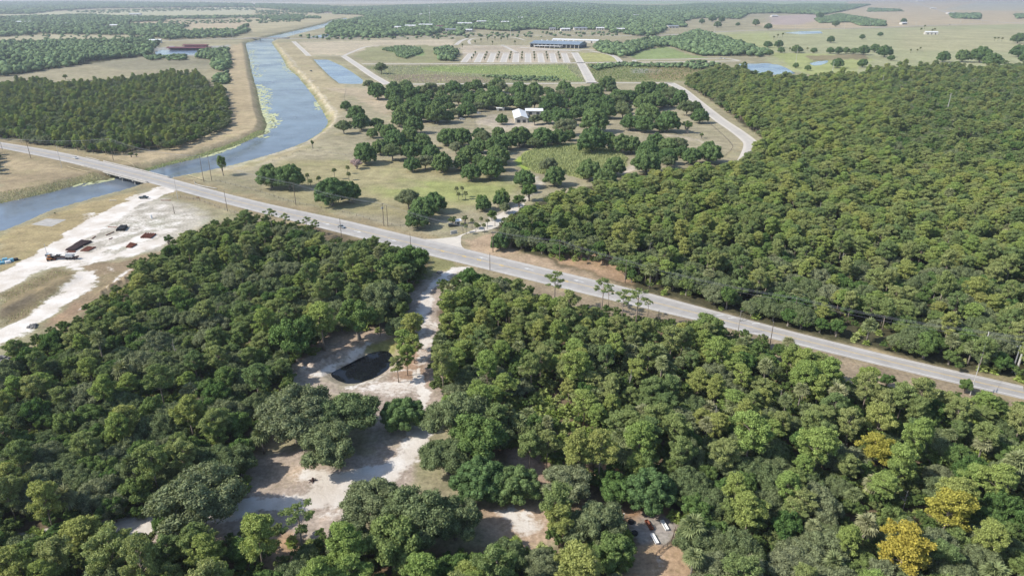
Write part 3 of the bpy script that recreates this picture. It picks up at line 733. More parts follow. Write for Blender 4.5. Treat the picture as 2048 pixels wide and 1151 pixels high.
def trunk_mesh(name, h, r0, limbs, mat, parent, seed, lean=.3, base_h=None):
    r = np.random.default_rng(seed); mb = MB()
    top = np.array((r.uniform(-lean, lean), r.uniform(-lean, lean), h))
    pts = [np.array((0, 0, -.4)), np.array((0, 0, .5)), top*.5+np.array((r.uniform(-.2, .2), r.uniform(-.2, .2), 0)), top]
    mb.tube(pts, [r0*1.5, r0*1.05, r0*.8, r0*.4], 7)
    for p, s in limbs:
        st = pts[2]*(1-s)+top*s if s >= 0 else pts[1]*(-s)+pts[2]*(1+s)
        p = np.array(p, float); mid = (st+p)/2+np.array((0, 0, -.1*np.linalg.norm(p-st)))
        mb.tube([st, mid, p], [r0*.42, r0*.28, r0*.1], 5, False)
    return mb.build(name, mat, parent, True)

PROTO = {}
def proto_tree(key, name, cat, build):
    """first tree of a kind, kept in the scene as a real tree once it is placed"""
    e = empty(name, (0, 0, 0)); build(e); PROTO[key] = dict(root=e, name=name, cat=cat, used=False)
def mk_oak(key, name, seed, mat, R, H, n1, sub, dens, leaf, core=.72):
    def b(e):
        L = oak_lobes(seed, R, H, n1, sub)
        crown_mesh('crown', L, dens, leaf, M[mat], seed, core, parent=e, lo=.6, hi=1.22, rj=.7)
        big = [l for l in L if l[3] > R*.22][:7]
        trunk_mesh('trunk', H*.45, .45, [((l[0]*.8, l[1]*.8, l[2]), -.3) for l in big], M['bark'], e, seed)
    proto_tree(key, name, 'tree', b); PROTO[key].update(R=R, H=H)
def mk_dome(key, name, seed, mat, R, H):
    def b(e):
        r = np.random.default_rng(seed); L = []; n1 = 30
        for i in range(n1):
            t = (i+.5)/n1; el = math.asin(1-t*1.12); ph = i*2.399+r.uniform(-.3, .3)
            rad = R*r.uniform(.70, .84); x = rad*math.cos(el)*math.cos(ph); y = rad*math.cos(el)*math.sin(ph); z = H*.36+math.sin(el)*H*.46+r.uniform(-.3, .3); rr = R*r.uniform(.24, .32)
            L.append((x, y, max(1.5, z), rr*.85, .9))
            for k in range(4):
                d = r.standard_normal(3); d /= np.linalg.norm(d); o = np.array((x, y, z-H*.35))/R+d; o /= np.linalg.norm(o); q = rr*r.uniform(.38, .55)
                L.append((x+o[0]*rr*.75, y+o[1]*rr*.75, max(.9, z+o[2]*rr*.7), q, .9))
        L.append((0, 0, H*.42, R*.72, .7))
        crown_mesh('crown', L, 9.0, .42, M[mat], seed, .74, parent=e)
        trunk_mesh('trunk', H*.5, .5, [], M['bark'], e, seed)
    proto_tree(key, name, 'tree', b); PROTO[key].update(R=R, H=H)
def mk_pine(key, name, seed, mat, R, H, nl, dens, leaf, crownfrac=.45, loose=0.0):
    def b(e):
        r = np.random.default_rng(seed); L = []; limbs = []
        z0 = H*(1-crownfrac)
        for i in range(nl):
            t = (i+.5)/nl; z = z0+(H-z0)*(t**.8)*.93
            prof = math.sin(math.pi*min(1, .22+.72*t))**.7
            rad = R*prof*r.uniform(.30, .95); ph = i*2.4+r.uniform(-.5, .5)
            if t > .92: rad *= .3
            x, y = rad*math.cos(ph), rad*math.sin(ph); rr = R*r.uniform(.17, .30)*(1-loose*.15)
            L.append((x, y, z, rr, .72)); limbs.append(((x, y, z-rr*.3), r.uniform(.1, .9)))
            for k in range(4):
                d = r.standard_normal(3); d[2] = abs(d[2])*.6; d /= np.linalg.norm(d)
                L.append((x+d[0]*rr*1.15, y+d[1]*rr*1.15, z+d[2]*rr*.7, rr*r.uniform(.40, .68), .7))
        crown_mesh('crown', L, dens, leaf, M[mat], seed, .42, parent=e, lo=.45, hi=1.3, rj=.75)
        # limbs start along the upper stem
        mb = MB(); top = np.array((0, 0, H*.95)); lean = r.uniform(-.5, .5, 2)
        P = [np.array((0, 0, -.4)), np.array((lean[0]*.3, lean[1]*.3, H*.35)), np.array((lean[0], lean[1], H*.7)), np.array((lean[0]*.6, lean[1]*.6, H*.95))]
        mb.tube(P, [.26, .2, .14, .04], 6)
        for (p, s) in limbs:
            p = np.array(p); zz = max(z0*.9, p[2]-1.2-.25*math.hypot(p[0], p[1])); st = np.array((lean[0]*.9, lean[1]*.9, zz))
            mb.tube([st, (st+p)/2+(0, 0, .2), p], [.08, .06, .03], 4, False)
        mb.build('trunk', M['pinebark'], e, True)
    proto_tree(key, name, 'tree', b); PROTO[key].update(R=R, H=H)
def fan_frond(V, F, o, az, el, L, r, n=9, wid=1.0):
    """a costapalmate fan: petiole then a spray of leaflets"""
    ca, sa = math.cos(az), math.sin(az)
    pe = L*.5; hub = np.array((ca*math.cos(el)*pe, sa*math.cos(el)*pe, math.sin(el)*pe))+o
    side = np.array((-sa, ca, 0)); fw = np.array((ca*math.cos(el-.25), sa*math.cos(el-.25), math.sin(el-.25)))
    def tri(a, b, c):
        k = len(V); V.extend([a, b, c]); F.append((k, k+1, k+2))
    w_ = side*.04
    tri(np.array(o)-w_, np.array(o)+w_, hub)
    fl = L*.62
    for i in range(n):
        t = (i/(n-1)-.5)*2; a = t*1.75*wid
        d = fw*math.cos(a)+side*math.sin(a)
        tip = hub+d*fl*(1-.18*abs(t))+np.array((0, 0, -fl*(.18+.22*abs(t)+r.uniform(-.06, .06))))
        mid = hub+d*fl*.5; pw = np.cross(d, (0, 0, 1)); pw /= np.linalg.norm(pw)+1e-6; pw = pw*fl*.12
        tri(hub, mid-pw, tip); tri(hub, tip, mid+pw)
def palm_crown(parent, seed, h, L=2.1, n=34, mat='palm', dead=6):
    r = np.random.default_rng(seed); V, F = [], []
    for i in range(n):
        az = i*2.399+r.uniform(-.2, .2); el = math.radians(78-112*(i/n))+r.uniform(-.12, .12)
        fan_frond(V, F, np.array((0, 0, h)), az, el, L*r.uniform(.85, 1.12), r)
    return mesh_np('crown', np.array(V), np.array(F), M[mat], parent)
def mk_palm(key, seed, H, name='cabbage_palm', mat='palm', trunk=True, L=2.1, n=34):
    def b(e):
        r = np.random.default_rng(seed); palm_crown(e, seed, H, L, n, mat)
        if trunk:
            mb = MB(); dx, dy = r.uniform(-.4, .4, 2)
            mb.tube([(dx, dy, -.3), (dx*.6, dy*.6, H*.4), (dx*.1, dy*.1, H*.8), (0, 0, H)], [.26, .2, .19, .26], 7)
            mb.build('trunk', M['bark'], e, True)
    proto_tree(key, name, 'palm', b); PROTO[key].update(R=L, H=H+1)

for i, s in enumerate((11, 12, 13, 14)): mk_oak('og%d' % i, 'live_oak', s, 'oak_grey', 7.0, 9.5, 17, 8, 13.0, .40, .60)
for i, s in enumerate((21, 22, 23, 24)): mk_oak('on%d' % i, 'broadleaf_tree', s, 'oak_green', 4.6, 8.5, 11, 7, 15.0, .38, .60)
for i, s in enumerate((31, 32, 33)): mk_dome('od%d' % i, 'pasture_oak', s, 'oak_dark', 6.6, 11.0)
for i, s in enumerate((41, 42, 43, 431, 432)): mk_pine('pn%d' % i, 'slash_pine', s, 'pine', 4.1, 15.0, 26, 20, .36, .50)
for i, s in enumerate((44, 45, 451)): mk_pine('pl%d' % i, 'slash_pine', s, 'pine_lime', 4.2, 15.0, 27, 20, .36, .54)
mk_pine('pg0', 'golden_tree', 46, 'pine_gold', 4.6, 13.0, 24, 16, .38, .6)
mk_pine('ps0', 'sparse_pine', 47, 'pine', 3.6, 15.0, 11, 14, .36, .36, .6)
mk_pine('ps1', 'sparse_pine', 48, 'oak_green', 3.4, 15.0, 10, 14, .36, .30, .6)
def mk_dead(key, seed, H):
    def b(e):
        r = np.random.default_rng(seed); mb = MB(); mb.tube([(0, 0, -.3), (.2, 0, H*.4), (0, .3, H*.8), (.1, .3, H)], [.24, .19, .11, .03], 6)
        for i in range(9):
            z = H*r.uniform(.4, .92); a = r.uniform(0, 6.28); L = r.uniform(.8, 2.6); mb.tube([(0, .2, z), (math.cos(a)*L*.6, math.sin(a)*L*.6, z+L*.3), (math.cos(a)*L, math.sin(a)*L, z+L*.7)], [.07, .05, .015], 4, False)
        mb.build('trunk', M['deadwood'], e, True)
    proto_tree(key, 'dead_tree', 'dead tree', b); PROTO[key].update(R=2.4, H=H)
mk_dead('dd0', 71, 9.0)
mk_palm('pa0', 51, 7.5); mk_palm('pa1', 52, 5.5, L=2.3)
mk_palm('pd0', 53, 1.6, 'dead_palm', 'palm_dead', True, 2.4, 40)
mk_palm('pm0', 54, .5, 'saw_palmetto', 'palmetto', False, 1.5, 14)
mk_oak('sh0', 'shrub', 61, 'shrub', 1.8, 2.6, 7, 4, 22.0, .32, .6)
mk_oak('pk0', 'blooming_shrub', 62, 'pink_shrub', 3.2, 3.2, 9, 5, 16.0, .36, .55)

def place(key, x, y, s, label, group=None, rz=None, name=None, z=0.0, sz=None):
    p = PROTO[key]
    if not p['used']: o = p['root']; p['used'] = True
    else: o = copy_tree(p['root'])
    if name: o.name = name
    o.location = (x, y, z); o.rotation_euler = (0, 0, rng.uniform(0, 6.28) if rz is None else rz)
    u_ = rng.uniform(.86, 1.16); o.scale = (s*u_, s/u_, s if sz is None else sz)
    tag(o, label, p['cat'], group); return o

def sample_region(pts, zc, spacing, seed):
    P = W(pts, zc); r = np.random.default_rng(seed)
    x0, y0 = P.min(0); x1, y1 = P.max(0)
    nx, ny = int((x1-x0)/spacing)+2, int((y1-y0)/(spacing*.87))+2
    I, J = np.meshgrid(np.arange(nx), np.arange(ny))
    x = x0+(I+.5*(J % 2))*spacing+r.uniform(-.38, .38, I.shape)*spacing; y = y0+J*spacing*.87+r.uniform(-.38, .38, I.shape)*spacing
    x, y = x.ravel(), y.ravel(); k = inpoly(x, y, P); return x[k], y[k]
# landmarks used in descriptions: (px, py, phrase)
LM = [(110, 760, 'left wood below sand track'), (300, 620, 'left wood beyond sand yard'), (480, 480, 'left wood near highway'), (420, 600, 'left wood behind pond clearing'), (620, 500, 'left wood below silver car'), (640, 590, 'left wood above pond clearing'),
      (480, 760, 'left wood left of pond'), (250, 820, 'left wood above massive oak'), (90, 900, 'left wood at photo border'), (330, 930, 'left wood just above track'), (80, 1030, 'bottom left corner of wood'), (270, 1110, 'bottom left below sandy track'),
      (480, 1110, 'bottom, left of brown gap'), (680, 1120, 'bottom under grey oak clump'), (900, 1120, 'bottom centre by sandy patch'), (1100, 1110, 'bottom, left of trough pen'), (930, 620, 'right wood beside dirt lane'), (1080, 640, 'right wood behind roadside pines'),
      (900, 730, 'right wood level with pond'), (1050, 760, 'right wood between pond and highway'), (1000, 850, 'right wood above palmetto thicket'), (1200, 720, 'right wood below roadside pines'), (1300, 820, 'middle of right wood'), (1180, 880, 'right wood by dead palm'),
      (1420, 700, 'right wood near hatched marking'), (1480, 800, 'right wood below roadside pole'), (1400, 920, 'right wood above trough pen'), (1450, 1040, 'right wood beside trough pen'), (1600, 950, 'right wood near yellow pines'), (1620, 1100, 'bottom of right wood'),
      (1700, 830, 'right wood below roadside palm'), (1800, 950, 'right wood among yellow pines'), (1850, 1110, 'bottom right by golden tree'), (1980, 1100, 'bottom right corner'), (1980, 930, 'right wood at photo border'), (1920, 830, 'right wood near highway border'),
      (1080, 450, 'far wood beside ranch gate'), (1180, 500, 'far wood above brown verge'), (1320, 540, 'far wood across from pines'), (1300, 430, 'far wood behind reed marsh'), (1480, 600, 'far wood above hatched marking'), (1500, 480, 'middle of far wood'),
      (1680, 620, 'far wood above roadside palm'), (1850, 660, 'far wood by crossarm pole'), (2000, 680, 'far wood by white poles'), (1750, 500, 'far wood, upper right'), (1950, 500, 'far wood at photo border'), (1500, 380, 'far wood by service road'),
      (150, 250, 'wood inside canal bend'), (380, 220, 'canal end of bend wood'), (30, 320, 'clump left of bridge road')]
LMa = np.array([(a, b) for a, b, _ in LM], float)
def where(px, py):
    d = np.hypot(LMa[:, 0]-px, (LMa[:, 1]-py)*1.2); return LM[int(np.argmin(d))][2]
LOOK = {'og': 'grey-green live oak', 'on': 'dark green broadleaf tree', 'pn': 'olive slash pine', 'pl': 'lime green pine', 'pg': 'yellowish pine', 'pa': 'cabbage palm', 'ps': 'sparse pine'}
ORD = 'leftmost|second from left|third from left|fourth from left|fifth from left|sixth from left|seventh from left|eighth from left|ninth from left|tenth from left|eleventh from left|twelfth from left|thirteenth from left'.split('|')
def single_out(items, fmt):
    """items: (obj, px, py, look, place). Gives every tree of one look and place a label of its own"""
    bins = {}
    for it in items: bins.setdefault((it[3], it[4]), []).append(it)
    for (look, plc), L in bins.items():
        L.sort(key=lambda t: t[2]); n = len(L); rows = 1 if n <= 6 else 2 if n <= 14 else 3
        if n > 30: rows = 4
        nm = {1: [''], 2: ['upper ones', 'lower ones'], 3: ['upper ones', 'middle ones', 'lower ones'], 4: ['top ones', 'upper middle ones', 'lower middle ones', 'lowest ones']}[rows]
        for r_ in range(rows):
            sub = sorted(L[r_*n//rows:(r_+1)*n//rows], key=lambda t: t[1])
            for k, it in enumerate(sub):
                q = '' if len(sub) == 1 else ORD[min(k, len(ORD)-1)]
                of = nm[r_] and ((' of the ' if q else 'one of the ')+nm[r_])
                it[0]['label'] = fmt % (look, (', '+q+of) if q or of else '', plc)
# --- single trees the photograph shows clearly: (crown px, py, width px, kind, label, height factor)
HERO = []
def hero(px, py, wpx, key, label, group=None, hs=1.0):
    p = PROTO[key]
    zc = p['H']*.55
    for _ in range(6):
        x, y = at(px, py, zc); ppm = proj(x, y, zc)[2]; s = (wpx/ppm)/(2*p['R']*(.99 if key[0] == 'o' else 1.02)); zc = p['H']*s*hs*(.55 if key[0] != 'p' or key[:2] == 'pk' else .80)
        if key[:2] == 'pa': zc = (p['H']-1)*s*hs
    HERO.append((float(x), float(y), s*p['R']))
    return place(key, float(x), float(y), s, label, group, sz=s*hs)
H_ = [  # foreground
    (590, 835, 150, 'og0', 'huge grey-green live oak left of the sandy bend, leftmost of its clump'), (685, 836, 135, 'og1', 'huge grey-green live oak nearest the small pond in the clump by the sandy bend', None, .85), (655, 892, 135, 'og2', 'lowest live oak of the big clump hanging over the open sand', None, .85),
    (806, 825, 84, 'od0', 'solitary dark green oak between the pond and the twin wheel tracks'),
    (915, 838, 125, 'og1', 'topmost grey live oak of the clump right of the sandy bend'), (955, 885, 115, 'on0', 'dark green tree in the middle of the clump right of the sandy bend'), (895, 915, 100, 'og0', 'grey live oak leaning over the right side of the sandy bend'), (960, 955, 110, 'od1', 'dark green oak at the bottom of the clump right of the bend'),
    (1030, 965, 95, 'od0', 'rounded dark oak standing alone right of the central clump'), (1066, 887, 62, 'sh0', 'rounded bushy green shrub above the small clearing'), (1136, 970, 105, 'og2', 'soft grey live oak left of the dead brown palm'), (1230, 990, 66, 'on1', 'small dark green tree left above the trough pen'), (1300, 975, 105, 'od1', 'dark green oak right behind the trough pen'),
    (745, 1010, 125, 'og0', 'grey live oak at the left end of the bottom centre clump'), (835, 1040, 155, 'og1', 'largest grey live oak in the bottom centre clump'), (910, 1045, 110, 'og2', 'grey live oak at the right end of the bottom centre clump'), (790, 1095, 130, 'on2', 'dark green tree under the bottom centre clump'), (700, 1085, 100, 'og2', 'grey live oak low on the left of the bottom centre clump'),
    (398, 1005, 175, 'og2', 'massive grey live oak standing over the left end of the sandy track'),
    (594, 1030, 70, 'ps0', 'thin open pine standing in front of the white track'), (512, 1062, 84, 'pl0', 'bright green pine below the white track'), (405, 1090, 70, 'pl1', 'lime green pine under the massive grey oak'), (215, 1085, 90, 'pn0', 'green pine below the left end of the sandy track'),
    (845, 1130, 72, 'pl1', 'bright green pine cut by the bottom border at the centre'), (700, 1135, 74, 'pl0', 'bright green pine on the bottom border, under the live oaks'), (1010, 1115, 84, 'og0', 'grey live oak at the bottom, left of the sandy patch'), (962, 1130, 50, 'on1', 'small dark green tree on the bottom border left of the sandy patch'),
    (1120, 1030, 60, 'pl0', 'yellow-green pine at the right edge of the sandy patch'), (1190, 1055, 115, 'og1', 'grey live oak left of the trough pen'), (1160, 1120, 95, 'pl1', 'lime green pine on the bottom border left of the trough pen'), (1225, 1110, 90, 'on2', 'dark tree shading the lower left of the trough pen'),
    (1388, 1112, 46, 'pa0', 'cabbage palm standing just right of the sandy trough pen'), (1188, 932, 40, 'pd0', 'dead brown palm with drooping straw coloured fronds'), (1668, 1125, 52, 'pa1', 'pale cabbage palm on the bottom border below the oaks'), (1505, 1135, 56, 'pa1', 'cabbage palm on the bottom border right of the trough pen'),
    (1755, 885, 70, 'pg0', 'bright yellow pine in the middle of the lower right wood'), (1640, 880, 74, 'pl0', 'yellow-green pine left of the bright yellow one'), (1805, 915, 66, 'pl0', 'lime green pine right below the bright yellow one'), (1905, 1005, 88, 'pg0', 'yellow tree with open clumps near the right border'), (1818, 1075, 106, 'pg0', 'golden crowned tree, the deepest yellow of the bottom right'), (1700, 1070, 56, 'pl1', 'small yellow-green tree left of the golden one'), (1502, 850, 80, 'pl1', 'yellow-green pine above the grey oaks of the right wood'), (2000, 950, 66, 'pl0', 'lime pine near the right border above the open yellow tree'),
    (820, 528, 74, 'on0', 'rounded dark tree at the road end of the left wood'), (786, 532, 60, 'on2', 'dark tree second from the road end of the left wood'), (717, 542, 38, 'pl0', 'small round lime tree in front of the dark ones above the lane'), (776, 560, 60, 'sh0', 'low broad green bush at the top of the lane'),
    (765, 600, 90, 'og1', 'grey live oak above the pond clearing'), (715, 640, 84, 'on1', 'dark green tree hanging over the pond clearing'), (590, 680, 96, 'on0', 'big dark green tree left of the pond clearing'), (640, 625, 62, 'pl1', 'lime pine at the left corner of the pond clearing'), (745, 625, 60, 'og0', 'grey live oak right beside the dark one over the clearing'),
    (824, 642, 46, 'pl0', 'lime pine on the lane side of the pond, farthest of its row'), (806, 672, 40, 'pl1', 'lime pine second in the row beside the pond'), (826, 682, 36, 'pl0', 'lime pine third in the row, beside the lane'), (812, 702, 40, 'pl1', 'lime pine fourth in the row beside the pond'), (794, 722, 34, 'pn2', 'slash pine on the pond shore, nearest of its row'), (792, 655, 24, 'on1', 'small dark tree behind the pines on the pond shore'),
    (1110, 558, 44, 'ps0', 'tall umbrella shaped pine silhouetted on the highway, leftmost'), (1206, 570, 40, 'ps0', 'tall sparse pine silhouetted on the highway, second from left'), (1219, 582, 22, 'ps0', 'narrow dark pine right of the second tall roadside pine'), (1247, 592, 38, 'ps0', 'tall sparse pine silhouetted on the highway, middle of the row'), (1276, 592, 44, 'ps0', 'dense topped tall pine near the right end of the roadside row'), (1298, 605, 18, 'ps0', 'thin vine wrapped pine at the right end of the roadside row'),
    (540, 426, 26, 'ps0', 'sparse tall pine overlapping the highway at the left, outer one'), (570, 434, 22, 'ps0', 'sparse tall pine overlapping the highway at the left, inner one'), (612, 440, 20, 'ps0', 'thin pine rising before the highway, second clump'), (630, 446, 20, 'ps0', 'thin pine rising before the highway, right of the second clump'), (747, 480, 24, 'pn0', 'tall pine spire rising at the highway edge of the left wood'),
    (900, 600, 44, 'pl0', 'pale lime pine right beside the dirt lane, upper'), (897, 640, 42, 'pl1', 'pale lime pine right beside the dirt lane, lower'), (940, 560, 50, 'on1', 'dark vine covered tree at the junction of lane and highway'),
    (1578, 682, 24, 'pa0', 'lone cabbage palm on the near verge of the highway'), (1740, 748, 44, 'pl1', 'round lime pine on the near verge right of the palm'), (1775, 762, 30, 'on1', 'small dark tree beside the lime pine on the near verge'), (1850, 775, 34, 'on0', 'round green tree on the near verge'), (1932, 772, 30, 'on2', 'small green tree right beside the near verge, rightmost'), (1615, 745, 60, 'pl0', 'broad lime pine below the lone palm'),
    (1495, 680, 24, 'pa1', 'cabbage palm with dry orange fronds at the highway edge'), (1415, 660, 66, 'on0', 'round dark green tree by the near highway edge'),
    (1655, 590, 60, 'og0', 'grey tree with forked bare trunk beyond the highway'), (1740, 650, 34, 'pa1', 'cabbage palm at the far verge of the highway, left one'), (1945, 695, 34, 'pa1', 'cabbage palm at the far verge beside the crossarm pole'),
    (1058, 385, 34, 'on1', 'lone grey-green tree by the ranch drive'), (443, 330, 22, 'on2', 'lone upright tree on the canal bank by the bridge', 1.9), (625, 291, 7, 'sh0', 'tiny upright cedar beside the canal track', 2.2), (130, 154, 10, 'on1', 'lone small round tree in the dry field left'),
    (1168, 656, 14, 'dd0', 'bleached dead tree below the tall roadside pines'), (1447, 727, 22, 'dd0', 'bleached dead tree among palms near the highway'), (1388, 755, 16, 'dd0', 'slim bleached dead trunk in the right wood'), (1290, 880, 26, 'dd0', 'bleached dead tree above the trough pen'), (1690, 900, 20, 'dd0', 'dead tree between the yellowish pines'), (945, 830, 24, 'dd0', 'bare grey tree in the clump right of the bend'), (1620, 510, 20, 'dd0', 'tall dead trunk in a gap of the far wood, left one'), (1686, 520, 20, 'dd0', 'tall dead trunk in a gap of the far wood, right one'), (640, 580, 18, 'dd0', 'dead tree in the left wood above the clearing'),
    (713, 331, 26, 'pk0', 'pale pink blooming shrub in the pasture'), (337, 484, 20, 'sh0', 'lone round dark bush at the edge of the sand yard'), (930, 441, 15, 'sh0', 'light bush right of the gatehouse'), (905, 445, 18, 'sh0', 'dark bush left of the gatehouse'), (955, 452, 12, 'on2', 'small tree on the gate island'), (984, 431, 22, 'on0', 'dark tree above the ranch drive, nearest'), (964, 404, 30, 'on1', 'dark tree at the start of the drive, left'), (1004, 394, 34, 'on2', 'dark tree at the start of the drive, right'), (1038, 402, 26, 'on0', 'dark tree above the drive before the far wood'), (1004, 452, 12, 'sh0', 'light bush right of the gate palms'), (760, 245, 18, 'og0', 'pale tree in the ranch paddock'), (1062, 378, 20, 'og1', 'grey leafless tree by the drive bend')]
for h in H_:
    if h[3]: hero(h[0], h[1], h[2], h[3], h[4], None, h[-1] if len(h) > 5 else 1.0)
for px, py, lb in ((614, 350, 'leftmost cabbage palm of the pair behind the twin oak clumps'), (620, 362, 'shorter cabbage palm in front of the pair in the pasture'), (637, 356, 'small cabbage palm right of the pair in the pasture'), (668, 340, 'lone straight cabbage palm in the open pasture'), (695, 335, 'cabbage palm beside the pink blooming shrub'), (697, 348, 'low palm in front of the pink blooming shrub'),
                   (913, 377, 'top left palm of the foursome on the green meadow'), (924, 376, 'top right palm of the foursome on the green meadow'), (917, 388, 'lower left palm of the foursome on the green meadow'), (931, 386, 'lower right palm of the foursome on the green meadow')):
    hero(px, py, 11, 'pa%d' % (px % 2), lb, 'palms in the pasture')
GLAB = []
for k_, (px, py) in enumerate(((962, 437), (975, 441), (990, 436), (952, 448), (968, 450), (925, 449), (932, 452), (944, 440))):
    GLAB.append((hero(px, py, 10, 'pa0', 'palm', 'palms lining the ranch gate'), px, py, 'small cabbage palm', 'planted beside ranch gate drive'))
single_out(GLAB, '%s%s, %s')
PAST = [(540, 350, 50), (577, 350, 52), (662, 380, 58), (697, 380, 44), (817, 400, 48), (845, 415, 48), (869, 402, 42), (834, 435, 42), (729, 304, 44), (760, 292, 32), (784, 305, 40), (790, 278, 44), (822, 300, 36), (819, 272, 40), (845, 280, 32), (824, 327, 30), (850, 325, 34), (862, 305, 36), (884, 322, 42), (894, 272, 38), (924, 272, 38), (922, 322, 32), (912, 297, 30), (942, 305, 36), (942, 342, 36), (959, 320, 30), (982, 332, 48), (997, 307, 40), (967, 275, 32), (997, 265, 26), (992, 287, 38), (1014, 280, 36), (967, 407, 28), (1002, 397, 30), (1010, 417, 26), (1020, 462, 44), (1000, 480, 36),
        (1039, 270, 42), (1084, 272, 40), (1116, 272, 34), (1131, 255, 40), (1184, 277, 54), (1241, 285, 40), (1264, 287, 36), (1296, 300, 40), (1311, 280, 34), (1356, 292, 38), (1336, 290, 34), (1294, 320, 50), (1334, 310, 34), (1384, 310, 34), (1419, 302, 44), (1096, 332, 38), (1109, 350, 40), (1179, 337, 44), (1229, 330, 40), (1211, 355, 44), (1049, 355, 38), (1069, 240, 24), (1094, 232, 28), (1124, 232, 34), (1149, 225, 28), (1189, 237, 50), (1174, 222, 32), (1246, 222, 40), (1296, 227, 46), (1261, 242, 34), (1289, 246, 34), (1336, 240, 44), (1324, 252, 22), (1374, 217, 36), (1400, 230, 30), (1389, 213, 26),
        (1046, 200, 36), (1039, 178, 34), (1069, 180, 34), (1069, 205, 30), (1106, 200, 36), (1129, 174, 30), (1144, 185, 26), (1164, 185, 30), (1189, 182, 34), (1224, 180, 22), (1236, 192, 30), (1214, 165, 30), (1159, 203, 36), (1184, 203, 36), (1211, 205, 36), (1234, 205, 34), (1259, 192, 28), (1289, 179, 36), (1304, 173, 24), (1325, 176, 24), (1311, 198, 36), (1339, 189, 36), (1361, 193, 30), (1286, 203, 34), (1184, 217, 36), (1214, 220, 32), (1091, 212, 24), (737, 170, 22), (754, 180, 34), (787, 175, 28), (789, 187, 34), (812, 170, 24), (819, 185, 36), (859, 180, 32), (882, 190, 24), (907, 175, 32), (937, 172, 20), (952, 170, 26), (994, 168, 30), (917, 200, 30), (937, 217, 30), (944, 197, 34), (969, 200, 34), (989, 187, 34), (1007, 200, 34), (1002, 175, 28), (792, 207, 34), (812, 222, 40), (844, 203, 36), (842, 222, 38), (872, 222, 44), (907, 227, 24), (827, 247, 36), (799, 237, 30), (691, 210, 20), (712, 225, 32), (722, 242, 34), (687, 255, 32), (752, 245, 22), (760, 255, 20), (777, 262, 34), (744, 265, 20), (1004, 237, 22), (762, 137, 26)]
def past_label(px, py, w_):
    if px < 600: a = 'twin clump by canal bridge'
    elif px < 720 and py > 350: a = 'twin clump behind highway fence'
    elif px < 900 and py > 390: a = 'heart shaped clump above highway'
    elif py > 385: a = 'by ranch gate drive'
    elif px < 770 and py > 200 and py < 270: a = 'clump beside canal track'
    elif py < 160: a = 'alone beside the service road'
    elif py < 195: a = 'rear row before service road %s' % ('left' if px < 850 else 'middle' if px < 1150 else 'right')
    elif px < 900 and py > 260: a = 'ranch grove, front left edge'
    elif px < 900: a = 'ranch grove, left part'
    elif px > 1360 : a = 'by service road bend'
    elif py > 295 and px < 1040: a = 'ranch grove below farm track'
    elif py > 295: a = 'around the reed marsh'
    elif px < 1060: a = 'left of white roofed barn'
    elif px < 1200: a = 'right of the white roofed barn'
    else: a = 'right meadow of the ranch'
    return a
PLAB = []
for k_, (px, py, w_) in enumerate(PAST):
    key = 'od%d' % (k_ % 3)
    if k_ % 6 == 4: key = 'og%d' % (k_ % 3)
    o = hero(px, py, w_*(1.12 if key[1] == 'd' else 1.0), key, 'oak', hs=1.06, group='oaks of the ranch pasture'); PLAB.append((o, px, py, 'dark green oak' if key[1] == 'd' else 'grey-green oak', past_label(px, py, w_)))
_pl = np.array([(a, b) for a, b, c in PAST])
_hx = np.array([(a, b, c) for a, b, c in HERO])
for poly in ([(780, 178), (1010, 172), (1080, 172), (1360, 188), (1350, 205), (1240, 225), (1180, 245), (1110, 238), (1095, 215), (1020, 205), (900, 232), (790, 240)], [(715, 300), (800, 285), (900, 262), (1005, 262), (1010, 330), (960, 345), (830, 330)], [(1020, 258), (1260, 268), (1240, 288), (1100, 285), (1030, 290)], [(1290, 285), (1400, 290), (1400, 318), (1290, 335)]):
    gx_, gy_ = sample_region(poly, 5, 24.0, int(poly[0][0]))
    for a, b in zip(gx_, gy_):
        if np.hypot(_hx[:, 0]-a, _hx[:, 1]-b).min() < 9.5: continue
        px, py, pm_ = proj(a, b, 5.0); px = float(px); py = float(py)
        if 975 < px < 1062 and 205 < py < 262: continue
        if rng.uniform() < .12: continue
        w_ = float(rng.uniform(10.5, 15)*pm_); key = 'od%d' % rng.integers(2) if rng.uniform() < .8 else 'og%d' % rng.integers(3)
        o = hero(px, py, w_, key, 'oak', 'oaks of the ranch pasture', hs=1.0); PLAB.append((o, px, py, 'dark green oak' if key[1] == 'd' else 'grey-green oak', past_label(px, py, w_)))
single_out(PLAB, '%s%s, %s')
RP = [(1662, 78, 16), (1725, 73, 12), (1761, 68, 10), (1672, 46, 15), (1558, 87, 18), (1563, 99, 15), (1593, 97, 19), (1628, 100, 13), (1661, 100, 15), (1678, 100, 18), (1693, 100, 15), (1709, 101, 15), (1728, 99, 23), (1751, 95, 20), (1771, 101, 28), (1783, 115, 13), (1676, 125, 23), (1726, 125, 20), (1888, 112, 26), (1927, 110, 30), (1963, 107, 38), (1986, 118, 34), (2038, 75, 24), (2040, 100, 30), (2060, 112, 34), (1808, 41, 12), (1616, 135, 13), (1592, 130, 13), (1600, 99, 12), (1536, 88, 16), (1540, 104, 14), (1640, 30, 14), (1404, 42, 12), (1425, 36, 16), (1444, 38, 14), (1436, 48, 15), (1476, 48, 9), (1512, 44, 16), (1537, 52, 14)]
FLAB = []
for k_, (px, py, w_) in enumerate(RP):
    o = hero(px, py, w_, 'od%d' % (k_ % 2), 'oak', 'oaks of the far right pasture'); FLAB.append((o, px, py, 'distant dark oak', 'oak row of green pasture' if 1590 < px < 1790 and 90 < py < 106 else 'green pasture before big wood' if px > 1870 else 'green pasture, left part' if px < 1620 else 'open grass of green pasture'))
single_out(FLAB, '%s%s, %s')
QLAB = []
